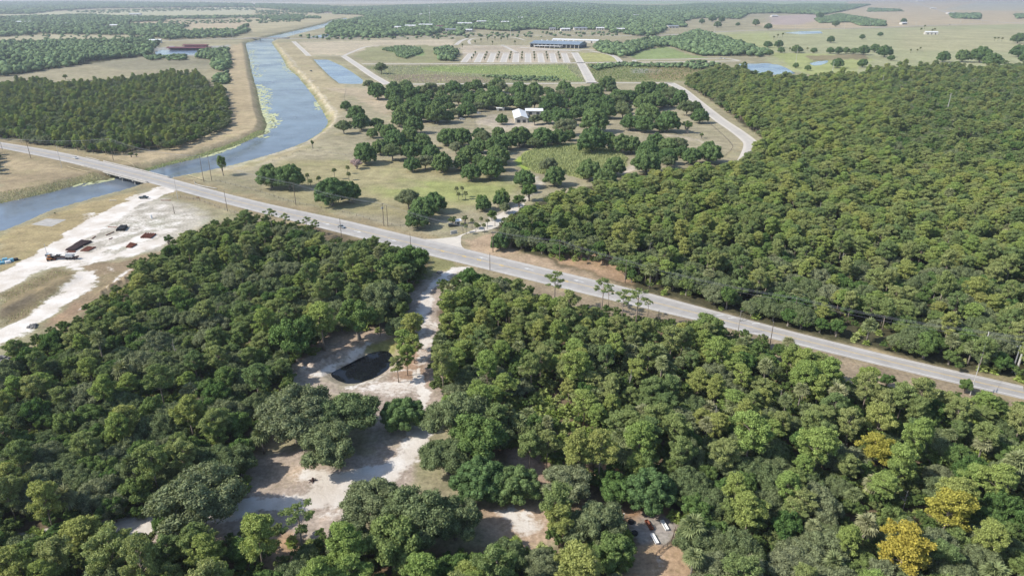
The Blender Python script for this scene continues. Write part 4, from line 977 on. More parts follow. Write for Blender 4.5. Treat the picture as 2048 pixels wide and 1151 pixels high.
for px, py in ((1822, 100), (1835, 100), (1841, 96), (1990, 76), (1997, 76), (2005, 77), (1548, 74), (1556, 70), (1566, 68), (1580, 97), (1615, 97), (1843, 58), (1850, 52), (1865, 60), (1870, 58)):
    QLAB.append((hero(px, py, 5.0, 'pa1', 'palm', 'palms of the far pasture'), px, py, 'tiny distant cabbage palm', 'green pasture %s' % ('left' if px < 1700 else 'centre' if px < 1900 else 'right')))
single_out(QLAB, '%s%s, %s')

# --- woods
VIS = [  # ground the photograph shows open: no crown may cover it
    [(642, 660), (700, 668), (730, 685), (780, 662), (785, 700), (790, 735), (850, 690), (862, 760), (868, 800), (850, 830), (840, 790), (770, 790), (745, 800), (690, 770), (640, 765), (590, 770), (580, 735), (640, 715), (650, 690)],
    [(940, 533), (905, 535), (880, 548), (860, 545), (862, 560), (815, 585), (820, 620), (830, 650), (850, 690), (880, 640), (870, 600), (880, 570)],
    [(530, 925), (680, 930), (760, 900), (825, 870), (825, 935), (790, 950), (720, 965), (660, 985), (640, 1035), (600, 1045), (560, 1015), (500, 1040), (490, 1000), (500, 950)],
    [(970, 1010), (1020, 995), (1095, 1025), (1105, 1060), (1060, 1090), (1000, 1060)],
    [(1262, 1035), (1300, 1015), (1345, 1035), (1342, 1085), (1378, 1100), (1375, 1160), (1300, 1160), (1265, 1100)],
    [(1035, 905), (1095, 925), (1085, 960), (1060, 930)], [(215, 1045), (300, 1035), (290, 1062), (230, 1072)], [(545, 1085), (588, 1085), (578, 1130), (545, 1130)], [(1170, 915), (1225, 930), (1215, 960), (1175, 950)],
    [(922, 478), (985, 468), (1010, 490), (1115, 515), (1240, 538), (1250, 565), (1400, 603), (1536, 642), (1661, 672), (1786, 705), (1911, 738), (2048, 764), (2300, 820), (2300, 880), (2048, 802), (1911, 772), (1786, 745), (1661, 714), (1536, 682), (1399, 648), (1306, 630), (1149, 592), (1049, 566), (930, 535), (850, 512), (762, 491), (687, 474), (512, 432), (350, 390), (0, 300), (0, 280), (300, 346), (512, 402), (762, 457), (850, 478)],
    [(1650, 712), (1720, 730), (1840, 760), (1840, 775), (1700, 752)], [(1040, 566), (1200, 602), (1310, 630), (1290, 640), (1100, 584), (1040, 572)],
    [(0, 300), (430, 432), (335, 490), (262, 520), (262, 570), (200, 600), (150, 640), (100, 650), (40, 685), (0, 695)],
    [(280, 300), (345, 300), (430, 268), (470, 245), (462, 180), (560, 200), (600, 300), (300, 345), (0, 290), (0, 278), (100, 293), (230, 312)],
    [(1524, 275), (1480, 320), (1440, 322), (1260, 345), (1100, 392), (1010, 440), (985, 468), (900, 460), (900, 250), (1340, 165), (1372, 172), (1430, 205), (1490, 255)]]
REG = {
    'A': ([(1365, 168), (1375, 155), (1440, 133), (1490, 134), (1500, 148), (1560, 153), (1620, 153), (1660, 148), (1720, 150), (1760, 135), (1810, 131), (1880, 129), (1960, 133), (2048, 124), (2400, 120), (2500, 900), (2300, 815), (2048, 752), (1911, 728), (1786, 695), (1661, 662), (1536, 632), (1399, 594), (1262, 560), (1245, 540), (1115, 505), (1015, 480), (1005, 430), (1040, 410), (1090, 395), (1110, 372), (1180, 352), (1270, 350), (1330, 335), (1440, 322), (1490, 315), (1512, 285), (1526, 270), (1490, 250), (1424, 202)], 8, 5.9),
    'B': ([(425, 445), (500, 430), (620, 446), (650, 480), (740, 480), (850, 510), (855, 545), (815, 580), (810, 640), (780, 650), (640, 650), (640, 700), (580, 730), (590, 770), (520, 860), (490, 950), (480, 1000), (300, 1020), (200, 1040), (0, 1070), (-300, 1100), (-300, 800), (0, 720), (20, 690), (110, 655), (160, 630), (200, 590), (250, 555), (262, 525), (330, 495), (350, 478), (400, 455)], 8, 5.9),
    'C': ([(880, 560), (940, 545), (980, 552), (1050, 568), (1080, 590), (1180, 612), (1300, 634), (1400, 645), (1470, 662), (1540, 682), (1600, 700), (1650, 722), (1700, 752), (1750, 768), (1850, 780), (1900, 778), (2048, 806), (2400, 880), (2400, 1500), (1300, 1500), (1380, 1100), (1345, 1020), (1260, 1000), (1100, 930), (1030, 885), (960, 815), (900, 790), (866, 770), (858, 700), (885, 640)], 9, 5.9),
    'B2': ([(-300, 1080), (200, 1045), (300, 1070), (560, 1060), (640, 1050), (960, 1100), (1060, 1060), (1110, 1000), (1255, 1040), (1265, 1200), (1400, 1500), (-300, 1500)], 8, 6.6),
    'L': ([(-200, 165), (0, 165), (80, 157), (110, 165), (240, 158), (320, 147), (395, 142), (408, 155), (418, 172), (445, 172), (456, 215), (460, 242), (430, 260), (370, 275), (345, 290), (230, 298), (180, 292), (95, 278), (0, 268), (-200, 240)], 6, 5.4),
    'D': ([(-60, 300), (0, 296), (30, 300), (60, 320), (88, 330), (80, 338), (0, 340), (-60, 335)], 4, 6),
}
THICK = [(960, 790), (1100, 770), (1210, 810), (1210, 880), (1120, 900), (1020, 860)]
def thick_c(a, b): return bool(inpoly(np.array([a]), np.array([b]), THICK)[0])
TREES = []   # key, x, y, scale, zscale, region
hx = np.array([(a, b, c) for a, b, c in HERO])
for rk, (pts, zc, sp) in REG.items():
    x, y = sample_region(pts, zc, sp, 100+ord(rk[0])+len(rk))
    n = len(x); r = np.random.default_rng(500+ord(rk[0]))
    f1 = fbm(x, y, 70, 31); f2 = fbm(x, y, 45, 33); gx, gy, _ = proj(x, y, 8)
    u = r.uniform(0, 1, n)
    for i in range(n):
        X_, Y_ = gx[i], gy[i]
        if rk == 'A':
            if Y_ > 430+ (X_-1000)*.10: mixp = (.24, .40, .24, .07, .05)
            elif X_ > 1780 and Y_ < 330: mixp = (.15, .62, .2, .02, .01)
            elif Y_ < 330 and X_ < 1480: mixp = (.15, .40, .45, 0, 0)
            else: mixp = (.06, .14, .42, .36, .02)
        elif rk == 'B': mixp = (.36, .38, .15, .07, .04) if Y_ > 680 else (.24, .34, .30, .08, .04)
        elif rk == 'C':
            if Y_ > 930 or (X_ > 1350 and Y_ > 860): mixp = (.44, .30, .08, .07, .11)
            else: mixp = (.12, .14, .33, .27, .14)
        elif rk == 'B2': mixp = (.32, .26, .2, .18, .04)
        elif rk == 'L': mixp = (.44, .30, .12, .14, 0)
        else: mixp = (.1, .9, 0, 0, 0)
        q = np.array(mixp); q[0] *= max(.1, 1+1.0*f1[i]); q[2] *= max(.1, 1-1.0*f1[i]); q[3] *= max(.1, 1+.9*f2[i]); q[1] *= max(.2, 1-.5*f2[i]); q = np.cumsum(q)/q.sum()
        k = int(np.searchsorted(q, u[i])); k = min(k, 4)
        pre = ('og', 'on', 'pn', 'pl', 'pa')[k]; cnt = (4, 4, 5, 3, 2)[k]
        key = pre+str(r.integers(cnt))
        s = {'og': r.uniform(.55, .98), 'on': r.uniform(.62, 1.1), 'pn': r.uniform(.72, 1.12), 'pl': r.uniform(.72, 1.12), 'pa': r.uniform(1.05, 1.6)}[pre]
        s *= .86
        if rk in 'LD': s *= .80
        hs = r.uniform(.78, 1.22) if pre[0] == 'p' else r.uniform(.85, 1.2)
        if pre[0] == 'p' and r.uniform() < .07: hs *= 1.25
        if pre in ('pn', 'pl') and (rk == 'A' and Y_ < 430): s *= r.uniform(1.0, 1.25); hs *= .82
        if thick_c(X_, Y_) and u[i]*97 % 1 < .6: continue
        if f2[i] > .38 and u[i]*31 % 1 < .42: continue
        TREES.append((key, x[i], y[i], s, s*hs, rk))
TX = np.array([t[1] for t in TREES]); TY = np.array([t[2] for t in TREES]); TR = np.array([PROTO[t[0]]['R']*t[3] for t in TREES]); TH = np.array([PROTO[t[0]]['H']*t[4] for t in TREES])
zc = TH*.66; cx, cy, pm = proj(TX, TY, zc); bx, by, _ = proj(TX, TY, 0)
ok = np.ones(len(TREES), bool)
for P in VIS:
    for dx, dy in ((0, 0), (.8, 0), (-.8, 0), (0, .6), (0, -.65)):
        ok &= ~inpoly(cx+dx*TR*pm, cy+dy*TR*pm, P)
    ok &= ~inpoly(bx, by-2, P)
for a, b, c in HERO: ok &= np.hypot(TX-a, TY-b) > np.maximum(2.5, c*.72+TR*.25)
# big oaks push their neighbours back
bigs = np.where(ok & (TR > 5.6))[0]
for i in bigs:
    if not ok[i]: continue
    d = np.hypot(TX-TX[i], TY-TY[i]); near = (d < TR[i]*.62) & (np.arange(len(TX)) != i); ok[near] = False
idx = np.where(ok)[0]; print('wood trees', len(idx))
seen = (cx > -60) & (cx < 2110) & (cy < 1215) & (cy > 0)
order = idx[np.argsort(np.hypot(np.hypot(TX[idx], TY[idx]), CAM_H))]
CAP = {'og': 250, 'on': 250, 'pn': 155, 'pl': 115, 'pa': 110}
cntk = {k: 0 for k in CAP}; rest = []; WOODLAB = []
for i in order:
    key, x, y, s, s2, rk = TREES[i]; pre = key[:2]
    if seen[i] and cntk[pre] < CAP[pre] and rk not in ('L',):
        cntk[pre] += 1
        WOODLAB.append([None, cx[i], cy[i], LOOK[pre], where(bx[i], by[i]-30)])
        WOODLAB[-1][0] = place(key, x, y, s, 'tree', {'og': 'live oaks of the woods', 'on': 'broadleaf trees of the woods', 'pn': 'slash pines of the woods', 'pl': 'slash pines of the woods', 'pa': 'cabbage palms of the woods'}[pre], sz=s2)
    else: rest.append(i)
single_out(WOODLAB, '%s%s, %s')
print('individual', cntk, 'rest', len(rest))

SN = []
for k_, (px, py) in enumerate(((560, 640), (350, 700), (470, 860), (150, 830), (690, 560), (1010, 700), (1120, 745), (1260, 760), (1560, 800), (1430, 830), (1810, 1000), (1560, 1010), (1960, 1060), (1360, 470), (1440, 440), (1560, 560), (1300, 500), (1760, 470), (1860, 560), (1640, 420), (1900, 380), (1480, 640))):
    SN.append((hero(px, py, 20 if py > 600 else 14, 'dd0', 'snag', 'dead trees of the woods', 1.5), px, py, 'bleached dead tree', where(px, py)))
single_out(SN, '%s%s, %s')
# --- instancer for what nobody could count
def instancer(name, pts, kinds, scales, rots, keys, with_trunk=True, label=None):
    """points mesh + geometry nodes: every point carries a copy of one tree kind"""
    me = bpy.data.meshes.new(name); me.vertices.add(len(pts)); me.vertices.foreach_set('co', np.asarray(pts, np.float32).ravel()); me.update()
    for nm, dt, arr in (('kind', 'INT', kinds), ('rot', 'FLOAT', rots)):
        a = me.attributes.new(nm, dt, 'POINT'); a.data.foreach_set('value', np.asarray(arr, np.int32 if dt == 'INT' else np.float32))
    a = me.attributes.new('scl', 'FLOAT_VECTOR', 'POINT'); a.data.foreach_set('vector', np.asarray(scales, np.float32).ravel())
    o = bpy.data.objects.new(name, me); col.objects.link(o)
    ng = bpy.data.node_groups.new(name+'_nodes', 'GeometryNodeTree')
    ng.interface.new_socket('Geometry', in_out='INPUT', socket_type='NodeSocketGeometry'); ng.interface.new_socket('Geometry', in_out='OUTPUT', socket_type='NodeSocketGeometry')
    gi = ng.nodes.new('NodeGroupInput'); go = ng.nodes.new('NodeGroupOutput'); J = ng.nodes.new('GeometryNodeJoinGeometry')
    def attr(nm, dt):
        n = ng.nodes.new('GeometryNodeInputNamedAttribute'); n.data_type = dt; n.inputs[0].default_value = nm
        return [s for s in n.outputs if s.enabled and s.name == 'Attribute'][0]
    ki = attr('kind', 'INT'); ro = attr('rot', 'FLOAT'); scv = attr('scl', 'FLOAT_VECTOR')
    cx_ = ng.nodes.new('ShaderNodeCombineXYZ'); ng.links.new(ro, cx_.inputs[2])
    for k, key in enumerate(keys):
        cmp = ng.nodes.new('FunctionNodeCompare'); cmp.data_type = 'INT'; cmp.operation = 'EQUAL'
        ii = [s for s in cmp.inputs if s.enabled]; ng.links.new(ki, ii[0]); ii[1].default_value = k
        for ch in PROTO[key]['root'].children:
            if ch.name.startswith('trunk') and not with_trunk: continue
            oi = ng.nodes.new('GeometryNodeObjectInfo'); oi.inputs['Object'].default_value = ch; oi.transform_space = 'ORIGINAL'; oi.inputs['As Instance'].default_value = True
            ip = ng.nodes.new('GeometryNodeInstanceOnPoints')
            ng.links.new(gi.outputs[0], ip.inputs['Points']); ng.links.new(cmp.outputs[0], ip.inputs['Selection']); ng.links.new(oi.outputs['Geometry'], ip.inputs['Instance'])
            ng.links.new(cx_.outputs[0], ip.inputs['Rotation']); ng.links.new(scv, ip.inputs['Scale']); ng.links.new(ip.outputs[0], J.inputs[0])
    ng.links.new(J.outputs[0], go.inputs[0])
    md = o.modifiers.new('scatter', 'NODES'); md.node_group = ng
    tag(o, label, kind='stuff'); return o
KEYS = ['og0', 'og1', 'og2', 'og3', 'on0', 'on1', 'on2', 'on3', 'pn0', 'pn1', 'pn2', 'pn3', 'pn4', 'pl0', 'pl1', 'pl2', 'pa0', 'pa1']
KI = {k: i for i, k in enumerate(KEYS)}
for nm, sel, lb in (('big_wood', lambda i: TREES[i][5] == 'A', 'continuous far part of the wood beyond the highway'), ('canal_wood', lambda i: TREES[i][5] == 'L', 'dense wood inside the bend of the canal'), ('wood_edge', lambda i: TREES[i][5] not in 'AL', 'rest of the near woods around the clearing')):
    ii = [i for i in rest if sel(i)]
    if ii: instancer(nm, [(TX[i], TY[i], 0) for i in ii], [KI[TREES[i][0]] for i in ii], [(TREES[i][3]*(.86+.3*(i % 7)/6), TREES[i][3]*(1.14-.28*(i % 5)/4), TREES[i][4]) for i in ii], rng.uniform(0, 6.28, len(ii)), KEYS, True, lb)
# undergrowth inside the woods
pts, kd, sc_l = [], [], []
for rk, sp in (('B', 3.3), ('C', 2.9), ('B2', 3.3), ('A', 5.5)):
    x, y = sample_region(REG[rk][0], 3, sp, 900+len(rk)+ord(rk[0]))
    px_, py_, pm_ = proj(x, y, 1.5); k = np.hypot(x, y) < (420 if rk == 'A' else 600)
    for P in VIS: k &= ~inpoly(px_, py_+3, P)
    x, y, px_, py_ = x[k], y[k], px_[k], py_[k]; f = fbm(x, y, 40, 77)
    thick = inpoly(px_, py_, [(960, 800), (1100, 780), (1200, 820), (1200, 900), (1120, 920), (1020, 880)])
    for i in range(len(x)):
        pal = rng.uniform() < (.85 if thick[i] else .32+.3*f[i])
        pts.append((x[i], y[i], 0)); kd.append(1 if pal else 0); s = rng.uniform(.7, 1.25)*(1.25 if pal else 1.0); sc_l.append((s, s, s))
print('undergrowth', len(pts))
instancer('undergrowth', pts, kd, sc_l, rng.uniform(0, 6.28, len(pts)), ['sh0', 'pm0'], False, 'palmetto and shrub undergrowth of the woods')
# shrubs one can see on their own
for px, py, w_, lb in ((700, 252, 14, 'low shrub beside the clump on the canal track'), (822, 578, 12, 'small bush lying in the upper part of the lane'), (1403, 273, 10, 'small yellow-green bush on the ranch meadow'), (1375, 258, 22, 'pale low thicket right of the meadow oaks'), (262, 311, 9, 'small bush on the verge before the canal wood'), (273, 312, 7, 'tiny bush beside another on the canal verge'), (110, 427, 4, 'tiny bush on the canal bank near the concrete pad')):
    hero(px, py, w_, 'sh0', lb)
hero(935, 805, 26, 'pm0', 'pale saw palmetto clump beside the wheel tracks'); 

TB = [(800, 58, 34, 0), (823, 55, 44, 0), (852, 53, 50, 0), (845, 31, 30, 0), (930, 50, 56, 0), (963, 46, 40, 0), (902, 63, 36, 1), (938, 64, 20, 0), (660, 27, 60, 2), (1200, 60, 26, 0), (1160, 60, 44, 1), (1268, 33, 44, 0), (1041, 38, 24, 0), (1130, 62, 30, 0), (50, 47, 56, 0), (271, 30, 60, 0), (312, 86, 26, 0), (1548, 34, 34, 0), (1806, 49, 24, 0), (1861, 69, 34, 0), (1866, 18, 40, 0), (1840, 3, 120, 0), (1105, 61, 20, 1), (1345, 56, 40, 1), (1240, 62, 30, 0), (1900, 28, 40, 0), (230, 54, 30, 0), (140, 50, 26, 1), (880, 56, 26, 2), (1010, 47, 30, 0)]
# --- distant woods: one mesh of many crowns
def blobs(name, regs, seed, label):
    r = np.random.default_rng(seed); iv, if_ = ICO1; Vs = []; Fs = []; n = 0; iv2, if2 = ICO2
    for pts, zc_, sp, hh, rr_ in regs:
        x, y = sample_region(pts, zc_, sp, seed+len(Vs))
        f = fbm(x, y, 260, 3)+.6*fbm(x, y, 900, 8); k = r.uniform(0, 1, len(x)) > np.clip(.08-1.1*(f+.25), .04, .97 if sp > 12 else .45)
        for (ha, hb, hw_, _) in TB:
            gx_, gy_ = at(ha, hb); k &= ~((np.abs(x-gx_) < hw_*.75) & (y > gy_-170) & (y < gy_+hw_*.5))
        x, y = x[k], y[k]; m = len(x)
        if not m: continue
        dd = np.hypot(x, y)
        R_ = rr_*r.uniform(.6, 1.35, m); Hh = hh*r.uniform(.6, 1.3, m)
        # a crown: three overlapping lumps
        for q in range(3):
            ox = r.uniform(-.6, .6, m)*R_*(q > 0); oy = r.uniform(-.6, .6, m)*R_*(q > 0); oz = r.uniform(-.15, .2, m)*Hh*(q > 0); rs = R_*(1 if q == 0 else .62)
            J_ = 1+.2*r.standard_normal((m, len(iv)))
            V = iv[None]*J_[:, :, None]*np.stack([rs, rs, Hh*.42*(1 if q == 0 else .7)], 1)[:, None, :]
            V = V+np.stack([x+ox, y+oy, Hh*.58+oz], 1)[:, None, :]
            Vs.append(V.reshape(-1, 3)); Fs.append((if_[None]+(n+np.arange(m)*len(iv))[:, None, None]).reshape(-1, 3)); n += m*len(iv)
    V = np.concatenate(Vs); F = np.concatenate(Fs); print(name, len(F))
    o = mesh_np(name, V, F, M['far_leaf']); tag(o, label, kind='stuff'); return o
blobs('distant_pinewood', [([(-100, 88), (0, 85), (60, 83), (200, 82), (300, 75), (318, 82), (310, 93), (300, 106), (240, 112), (180, 117), (150, 127), (100, 132), (60, 139), (0, 147), (-100, 150)], 5, 10, 10, 5.0)], 1, 'dark distant pinewood at the upper left')
blobs('distant_woods', [
    ([(-200, 36), (0, 34), (100, 31), (180, 29), (240, 33), (330, 33), (330, 40), (260, 43), (250, 48), (380, 50), (350, 58), (380, 62), (470, 58), (497, 50), (498, 62), (460, 72), (330, 76), (300, 70), (200, 67), (80, 65), (0, 71), (-200, 75)], 5, 17, 10, 7),
    ([(-200, 4), (0, 4), (160, 3), (500, 7), (512, 13), (400, 14), (200, 16), (120, 20), (60, 27), (0, 27), (-200, 28)], 5, 34, 12, 14),
    ([(330, 32), (512, 31), (640, 33), (640, 36), (512, 35), (330, 37)], 5, 22, 8, 8),
    ([(512, 7), (600, 9), (700, 14), (860, 9), (1000, 5), (1120, 4), (1240, 10), (1330, 12), (1400, 7), (1500, 6), (1560, 10), (1600, 8), (1740, 9), (1700, 19), (1650, 28), (1560, 25), (1500, 26), (1480, 36), (1400, 34), (1360, 42), (1300, 40), (1200, 42), (1000, 40), (900, 38), (740, 34), (720, 28), (640, 26), (560, 18), (512, 14)], 6, 23, 11, 10),
    ([(740, 32), (900, 36), (1200, 38), (1360, 38), (1375, 52), (1340, 50), (1310, 70), (1290, 72), (1260, 66), (1180, 56), (1120, 58), (1060, 55), (1024, 60), (950, 55), (920, 68), (880, 64), (860, 68), (800, 66), (760, 72), (660, 70), (652, 58), (665, 42), (700, 40)], 6, 15, 11, 8),
    ([(1630, 37), (1680, 27), (1770, 42), (1772, 51), (1722, 50), (1700, 43), (1640, 45)], 4, 11, 7, 6),
    ([(1190, 92), (1200, 84), (1250, 87), (1300, 76), (1350, 74), (1395, 60), (1450, 75), (1490, 88), (1535, 102), (1532, 110), (1480, 107), (1400, 107), (1370, 98), (1340, 88), (1290, 95), (1262, 106), (1240, 110), (1195, 99)], 5, 9.5, 9, 5.5),
    ([(1900, 27), (1960, 27), (1962, 37), (1905, 35)], 5, 13, 9, 7), ([(1738, 16), (1800, 18), (1806, 22), (1735, 23)], 4, 20, 6, 8),
    ([(410, 100), (455, 98), (460, 130), (447, 138), (428, 135), (422, 115), (390, 113)], 4, 8, 8, 4.5), ([(288, 110), (370, 109), (372, 118), (292, 118)], 3, 9, 5, 4.5), ([(426, 150), (455, 142), (460, 163), (432, 166)], 3, 6.5, 4.5, 3.5),
    ([(762, 99), (800, 92), (840, 96), (845, 104), (812, 116), (795, 112), (790, 103)], 2, 5.5, 4.5, 2.8), ([(868, 100), (890, 92), (918, 103), (905, 118), (878, 116)], 5, 8, 9, 4.2),
    ([(1040, 150), (1115, 153), (1120, 160), (1040, 160), (950, 150)], 2, 7, 3, 3), ([(1180, 133), (1210, 127), (1250, 126), (1330, 128), (1400, 122), (1440, 128), (1400, 138), (1330, 133), (1240, 131), (1190, 140)], 2, 9, 4.5, 3.8),
    ([(2030, 28), (2300, 25), (2300, 36), (2035, 36)], 4, 22, 8, 9),
    ([(130, 22), (330, 17), (512, 15), (512, 20), (330, 22), (200, 27)], 3, 55, 7, 7), ([(300, 42), (500, 39), (510, 44), (330, 49)], 3, 34, 5, 5), ([(512, 20), (620, 22), (600, 42), (512, 46)], 3, 36, 5, 6), ([(540, 33), (600, 30), (608, 38), (545, 40)], 3, 12, 7, 6),
    ([(20, 68), (240, 66), (300, 74), (20, 84)], 3, 40, 5, 4), ([(590, 70), (900, 66), (1300, 62), (1300, 70), (900, 76), (600, 79)], 3, 38, 6, 5)], 2, 'distant wooded country towards the horizon')

# ------------------------------------------------------------------ bridges
def solid_ribbon(name, P, T, off, wd, z0, z1, mat, parent):
    Nn = np.stack([-T[:, 1], T[:, 0]], 1); n = len(P)
    off = np.full(n, float(off)) if np.isscalar(off) else off; wd = np.full(n, float(wd)) if np.isscalar(wd) else wd
    A = P+Nn*(off+wd/2)[:, None]; B = P+Nn*(off-wd/2)[:, None]
    V = np.concatenate([np.column_stack([A, np.full(n, z1)]), np.column_stack([B, np.full(n, z1)]), np.column_stack([B, np.full(n, z0)]), np.column_stack([A, np.full(n, z0)])])
    F = []
    for i in range(n-1):
        for a, b in ((0, 1), (1, 2), (2, 3), (3, 0)): F.append((a*n+i, b*n+i, b*n+i+1, a*n+i+1))
    F += [(0, 3*n, 2*n, n), (n-1, 2*n-1, 3*n-1, 4*n-1)]
    return mesh_np(name, V, np.array(F), mat, parent)
def bridge(pts, wd, zdeck, step, label, water_z):
    P = np.asarray(pts, float); T = np.gradient(P, axis=0); T /= np.hypot(T[:, 0], T[:, 1])[:, None]
    c = P[len(P)//2]; root = empty('road_bridge', (0, 0, 0)); tag(root, label, 'bridge')
    solid_ribbon('deck', P, T, 0, wd+1.0, zdeck-1.1, zdeck, M['concrete'], root)
    for s_ in (-1, 1):
        solid_ribbon('railing', P, T, s_*(wd/2+.15), .3, zdeck+.003, zdeck+.95, M['concrete'], root)
    acc = 0; last = P[0]
    for i in range(1, len(P)-1):
        acc += np.hypot(*(P[i]-P[i-1]))
        if acc >= step:
            acc = 0; a = math.atan2(T[i, 1], T[i, 0]); nn = np.array((-T[i, 1], T[i, 0])); mb = MB()
            mb.box((P[i][0], P[i][1], zdeck-1.5), (1.1, (wd if np.isscalar(wd) else wd[i])+.6, .79), a)
            for q in (-.42, -.14, .14, .42):
                w_ = wd if np.isscalar(wd) else wd[i]; p = P[i]+nn*q*w_; mb.tube([(p[0], p[1], water_z-2.5), (p[0], p[1], zdeck-1.9)], .45, 8)
            mb.build('pier', M['palepole'], root)
    return root
i0 = int(np.argmin(np.abs(hpx-188))); i1 = int(np.argmin(np.abs(hpx-326))); i0, i1 = min(i0, i1), max(i0, i1)
bridge(HWY[i0:i1, :2], HWY[i0:i1, 2], .05, 13, 'concrete road bridge on white piers carrying the highway over the canal', WZ)
fr = smooth_open(W([(487, 77.6), (520, 77.3), (550, 77.3), (578, 77.3)]), 20)
bridge(fr, 15, 1.2, 35, 'distant low bridge carrying the far road over the canal', WZ)

def guardrail(pts, label, mat='palepole'):
    P = smooth_open(W(pts), 2.0); T = np.gradient(P, axis=0); T /= np.hypot(T[:, 0], T[:, 1])[:, None]
    root = empty('guardrail'); tag(root, label, 'guardrail', 'guardrails by the bridge')
    solid_ribbon('rail', P, T, 0, .12, .55, .95, M[mat], root); mb = MB()
    for p in P[::2]: mb.box((p[0], p[1], .25), (.15, .15, .6))
    mb.build('post', M['pole'], root)
M['rail_tan'] = simple('tan_rail', (.50, .42, .26), .7, .2)
guardrail([(172, 316), (186, 319), (200, 323)], 'white guardrail before the bridge on the far side')
guardrail([(237, 320), (255, 325), (266, 331), (270, 336)], 'tan curved guardrail at the far left corner of the bridge', 'rail_tan')
guardrail([(135, 335), (155, 341), (178, 346)], 'tan guardrail at the near left corner of the bridge', 'rail_tan')
guardrail([(377, 352), (392, 357), (410, 362)], 'tan guardrail at the far right corner of the bridge', 'rail_tan')
guardrail([(388, 363), (392, 370), (410, 375), (434, 379)], 'white guardrail curving along the far highway edge right of the bridge')

# ------------------------------------------------------------------ fences
def fence(pts, label, gap=6.0, h=1.2, r=.09, mat='pole'):
    P = smooth_open(W(pts), gap); root = empty('wire_fence'); tag(root, label, 'fence', 'fences of the pastures')
    step = max(1, int(math.ceil(len(P)/95)))
    for p in P[::step]:
        mb = MB(); mb.tube([(0, 0, -.3), (0, 0, h)], r, 5); o = mb.build('post', M[mat], root); o.location = (p[0], p[1], 0); 
    mb = MB()
    for z in (.45, .8, 1.12): mb.tube([(p[0], p[1], z) for p in P], .018, 3, False)
    mb.build('fence_wire', M['wire'], root)
fence([(432, 362), (512, 382), (587, 405), (685, 424), (765, 446), (835, 458)], 'long wire fence between the highway verge and the pasture', 5)
fence([(545, 322), (585, 309), (613, 300), (650, 305), (705, 313)], 'wire fence along the canal track in the pasture')
fence([(658, 175), (700, 173), (728, 172)], 'short fence below the rectangular pond')
fence([(849, 258), (900, 257), (948, 258)], 'fence across the ranch paddock'); fence([(950, 232), (950, 250), (951, 276)], 'fence beside the curved ranch track')
fence([(1416, 245), (1440, 266), (1461, 287), (1464, 298), (1448, 315)], 'dark fence curving inside the bend of the service road', 4, 1.4, .14)
fence([(692, 178), (694, 205), (768, 205)], 'fence around the dry paddock beside the canal')
fence([(348, 392), (400, 402), (450, 420), (500, 436)], 'fence between sand yard and highway', 5)
# ------------------------------------------------------------------ poles and overhead wires
def height_for(px, py, topy):
    x, y = at(px, py); lo, hi = 0, 80
    for _ in range(30):
        m_ = (lo+hi)/2
        if proj(x, y, m_)[1] > topy: lo = m_
        else: hi = m_
    return float(x), float(y), lo
TOPS = {}
def upole(px, py, topy, label, arms=0, mat='pole', r=.16, xf=0, az=.0, group='utility poles along the highway', hmin=0):
    x, y, h = height_for(px, py, topy); h = max(h, hmin)
    root = empty('utility_pole', (x, y, 0), az); tag(root, label, 'pole', group)
    mb = MB(); mb.tube([(0, 0, -.5), (0, 0, h*.5), (0, 0, h)], [r*1.25, r, r*.7], 7); mb.build('shaft', M[mat], root)
    for k in range(arms):
        mb = MB(); z = h-.5-k*1.1; mb.box((0, 0, z), (2.6, .14, .16)); mb.build('crossarm', M[mat], root)
    mb = MB()
    for q in (-1.1, 0, 1.1) if arms else (0,): mb.tube([(q, .0, h-.42), (q, 0, h-.1)] if arms else [(0, .2, h-.3), (0, .2, h)], .07, 5)
    mb.build('insulator', M['palepole'], root)
    for k in range(xf):
        mb = MB(); mb.tube([(-.45+.45*k*2, .3, h-3.2), (-.45+.45*k*2, .3, h-2.2)], .3, 8); mb.build('transformer', M['metal'], root)
    TOPS[(px, py)] = (x, y, h, az, arms); return root
NL = [(-150, 262, 222, 0), (62, 317, 279, 0), (227, 321, 277, 0), (408, 364, 311, 0), (592, 410, 366, 0), (768, 452, 406, 1), (986, 504, 462, 0), (1119, 521, 480, 0), (1250, 565, 520, 0), (1586, 642, 595, 0), (1956, 735, 664, 2), (2180, 790, 690, 1)]
NLAB = ['', 'dark pole left of the bridge beyond the highway verge', 'dark wooden pole beside the bridge before the canal wood', 'taller dark pole on the canal bank, left of the pair', 'dark wooden pole behind the fence between the twin oak clumps', 'pole with transformers behind the highway fence', 'pole on the brown verge right of the ranch gate', 'pole at the wood edge above the brown verge', 'pole standing on the brown verge at the wood corner', 'pole half hidden before the far wood, right of centre', 'power pole with white double crossarms near the right border', 'pole just beyond the right border']
for (a, b, c, k), lb in zip(NL, NLAB):
    upole(a, b, c, lb or 'wooden pole beyond the left border', k, 'palepole' if a == 1956 else 'pole', .17, 2 if a == 768 else 0, -.55+1.57)
upole(776, 453, 410, 'second shaft beside the transformer pole', 0, 'pole', .15)
SL = [(5, 300, 280), (124, 336, 292), (356, 399, 352), (455, 422, 380), (684, 482, 436), (822, 500, 466), (980, 540, 505), (1316, 644, 620), (1539, 694, 643)]
for (a, b, c), lb in zip(SL, ['short pole at the left border by the highway', 'pale pole on the near side of the highway left of the bridge', 'pale pole at the mouth of the sand road', 'dark pole at the near highway edge above the sand yard', 'dark pole rising in front of the silver car lane', 'pole at the near edge opposite the turn lane', 'pole beside the dirt lane junction', 'small pole right of the tall roadside pines', 'black pole standing against the asphalt near the hatched marking']):
    upole(a, b, c, lb, 0, 'palepole' if a in (124, 356) else 'pole', .14)
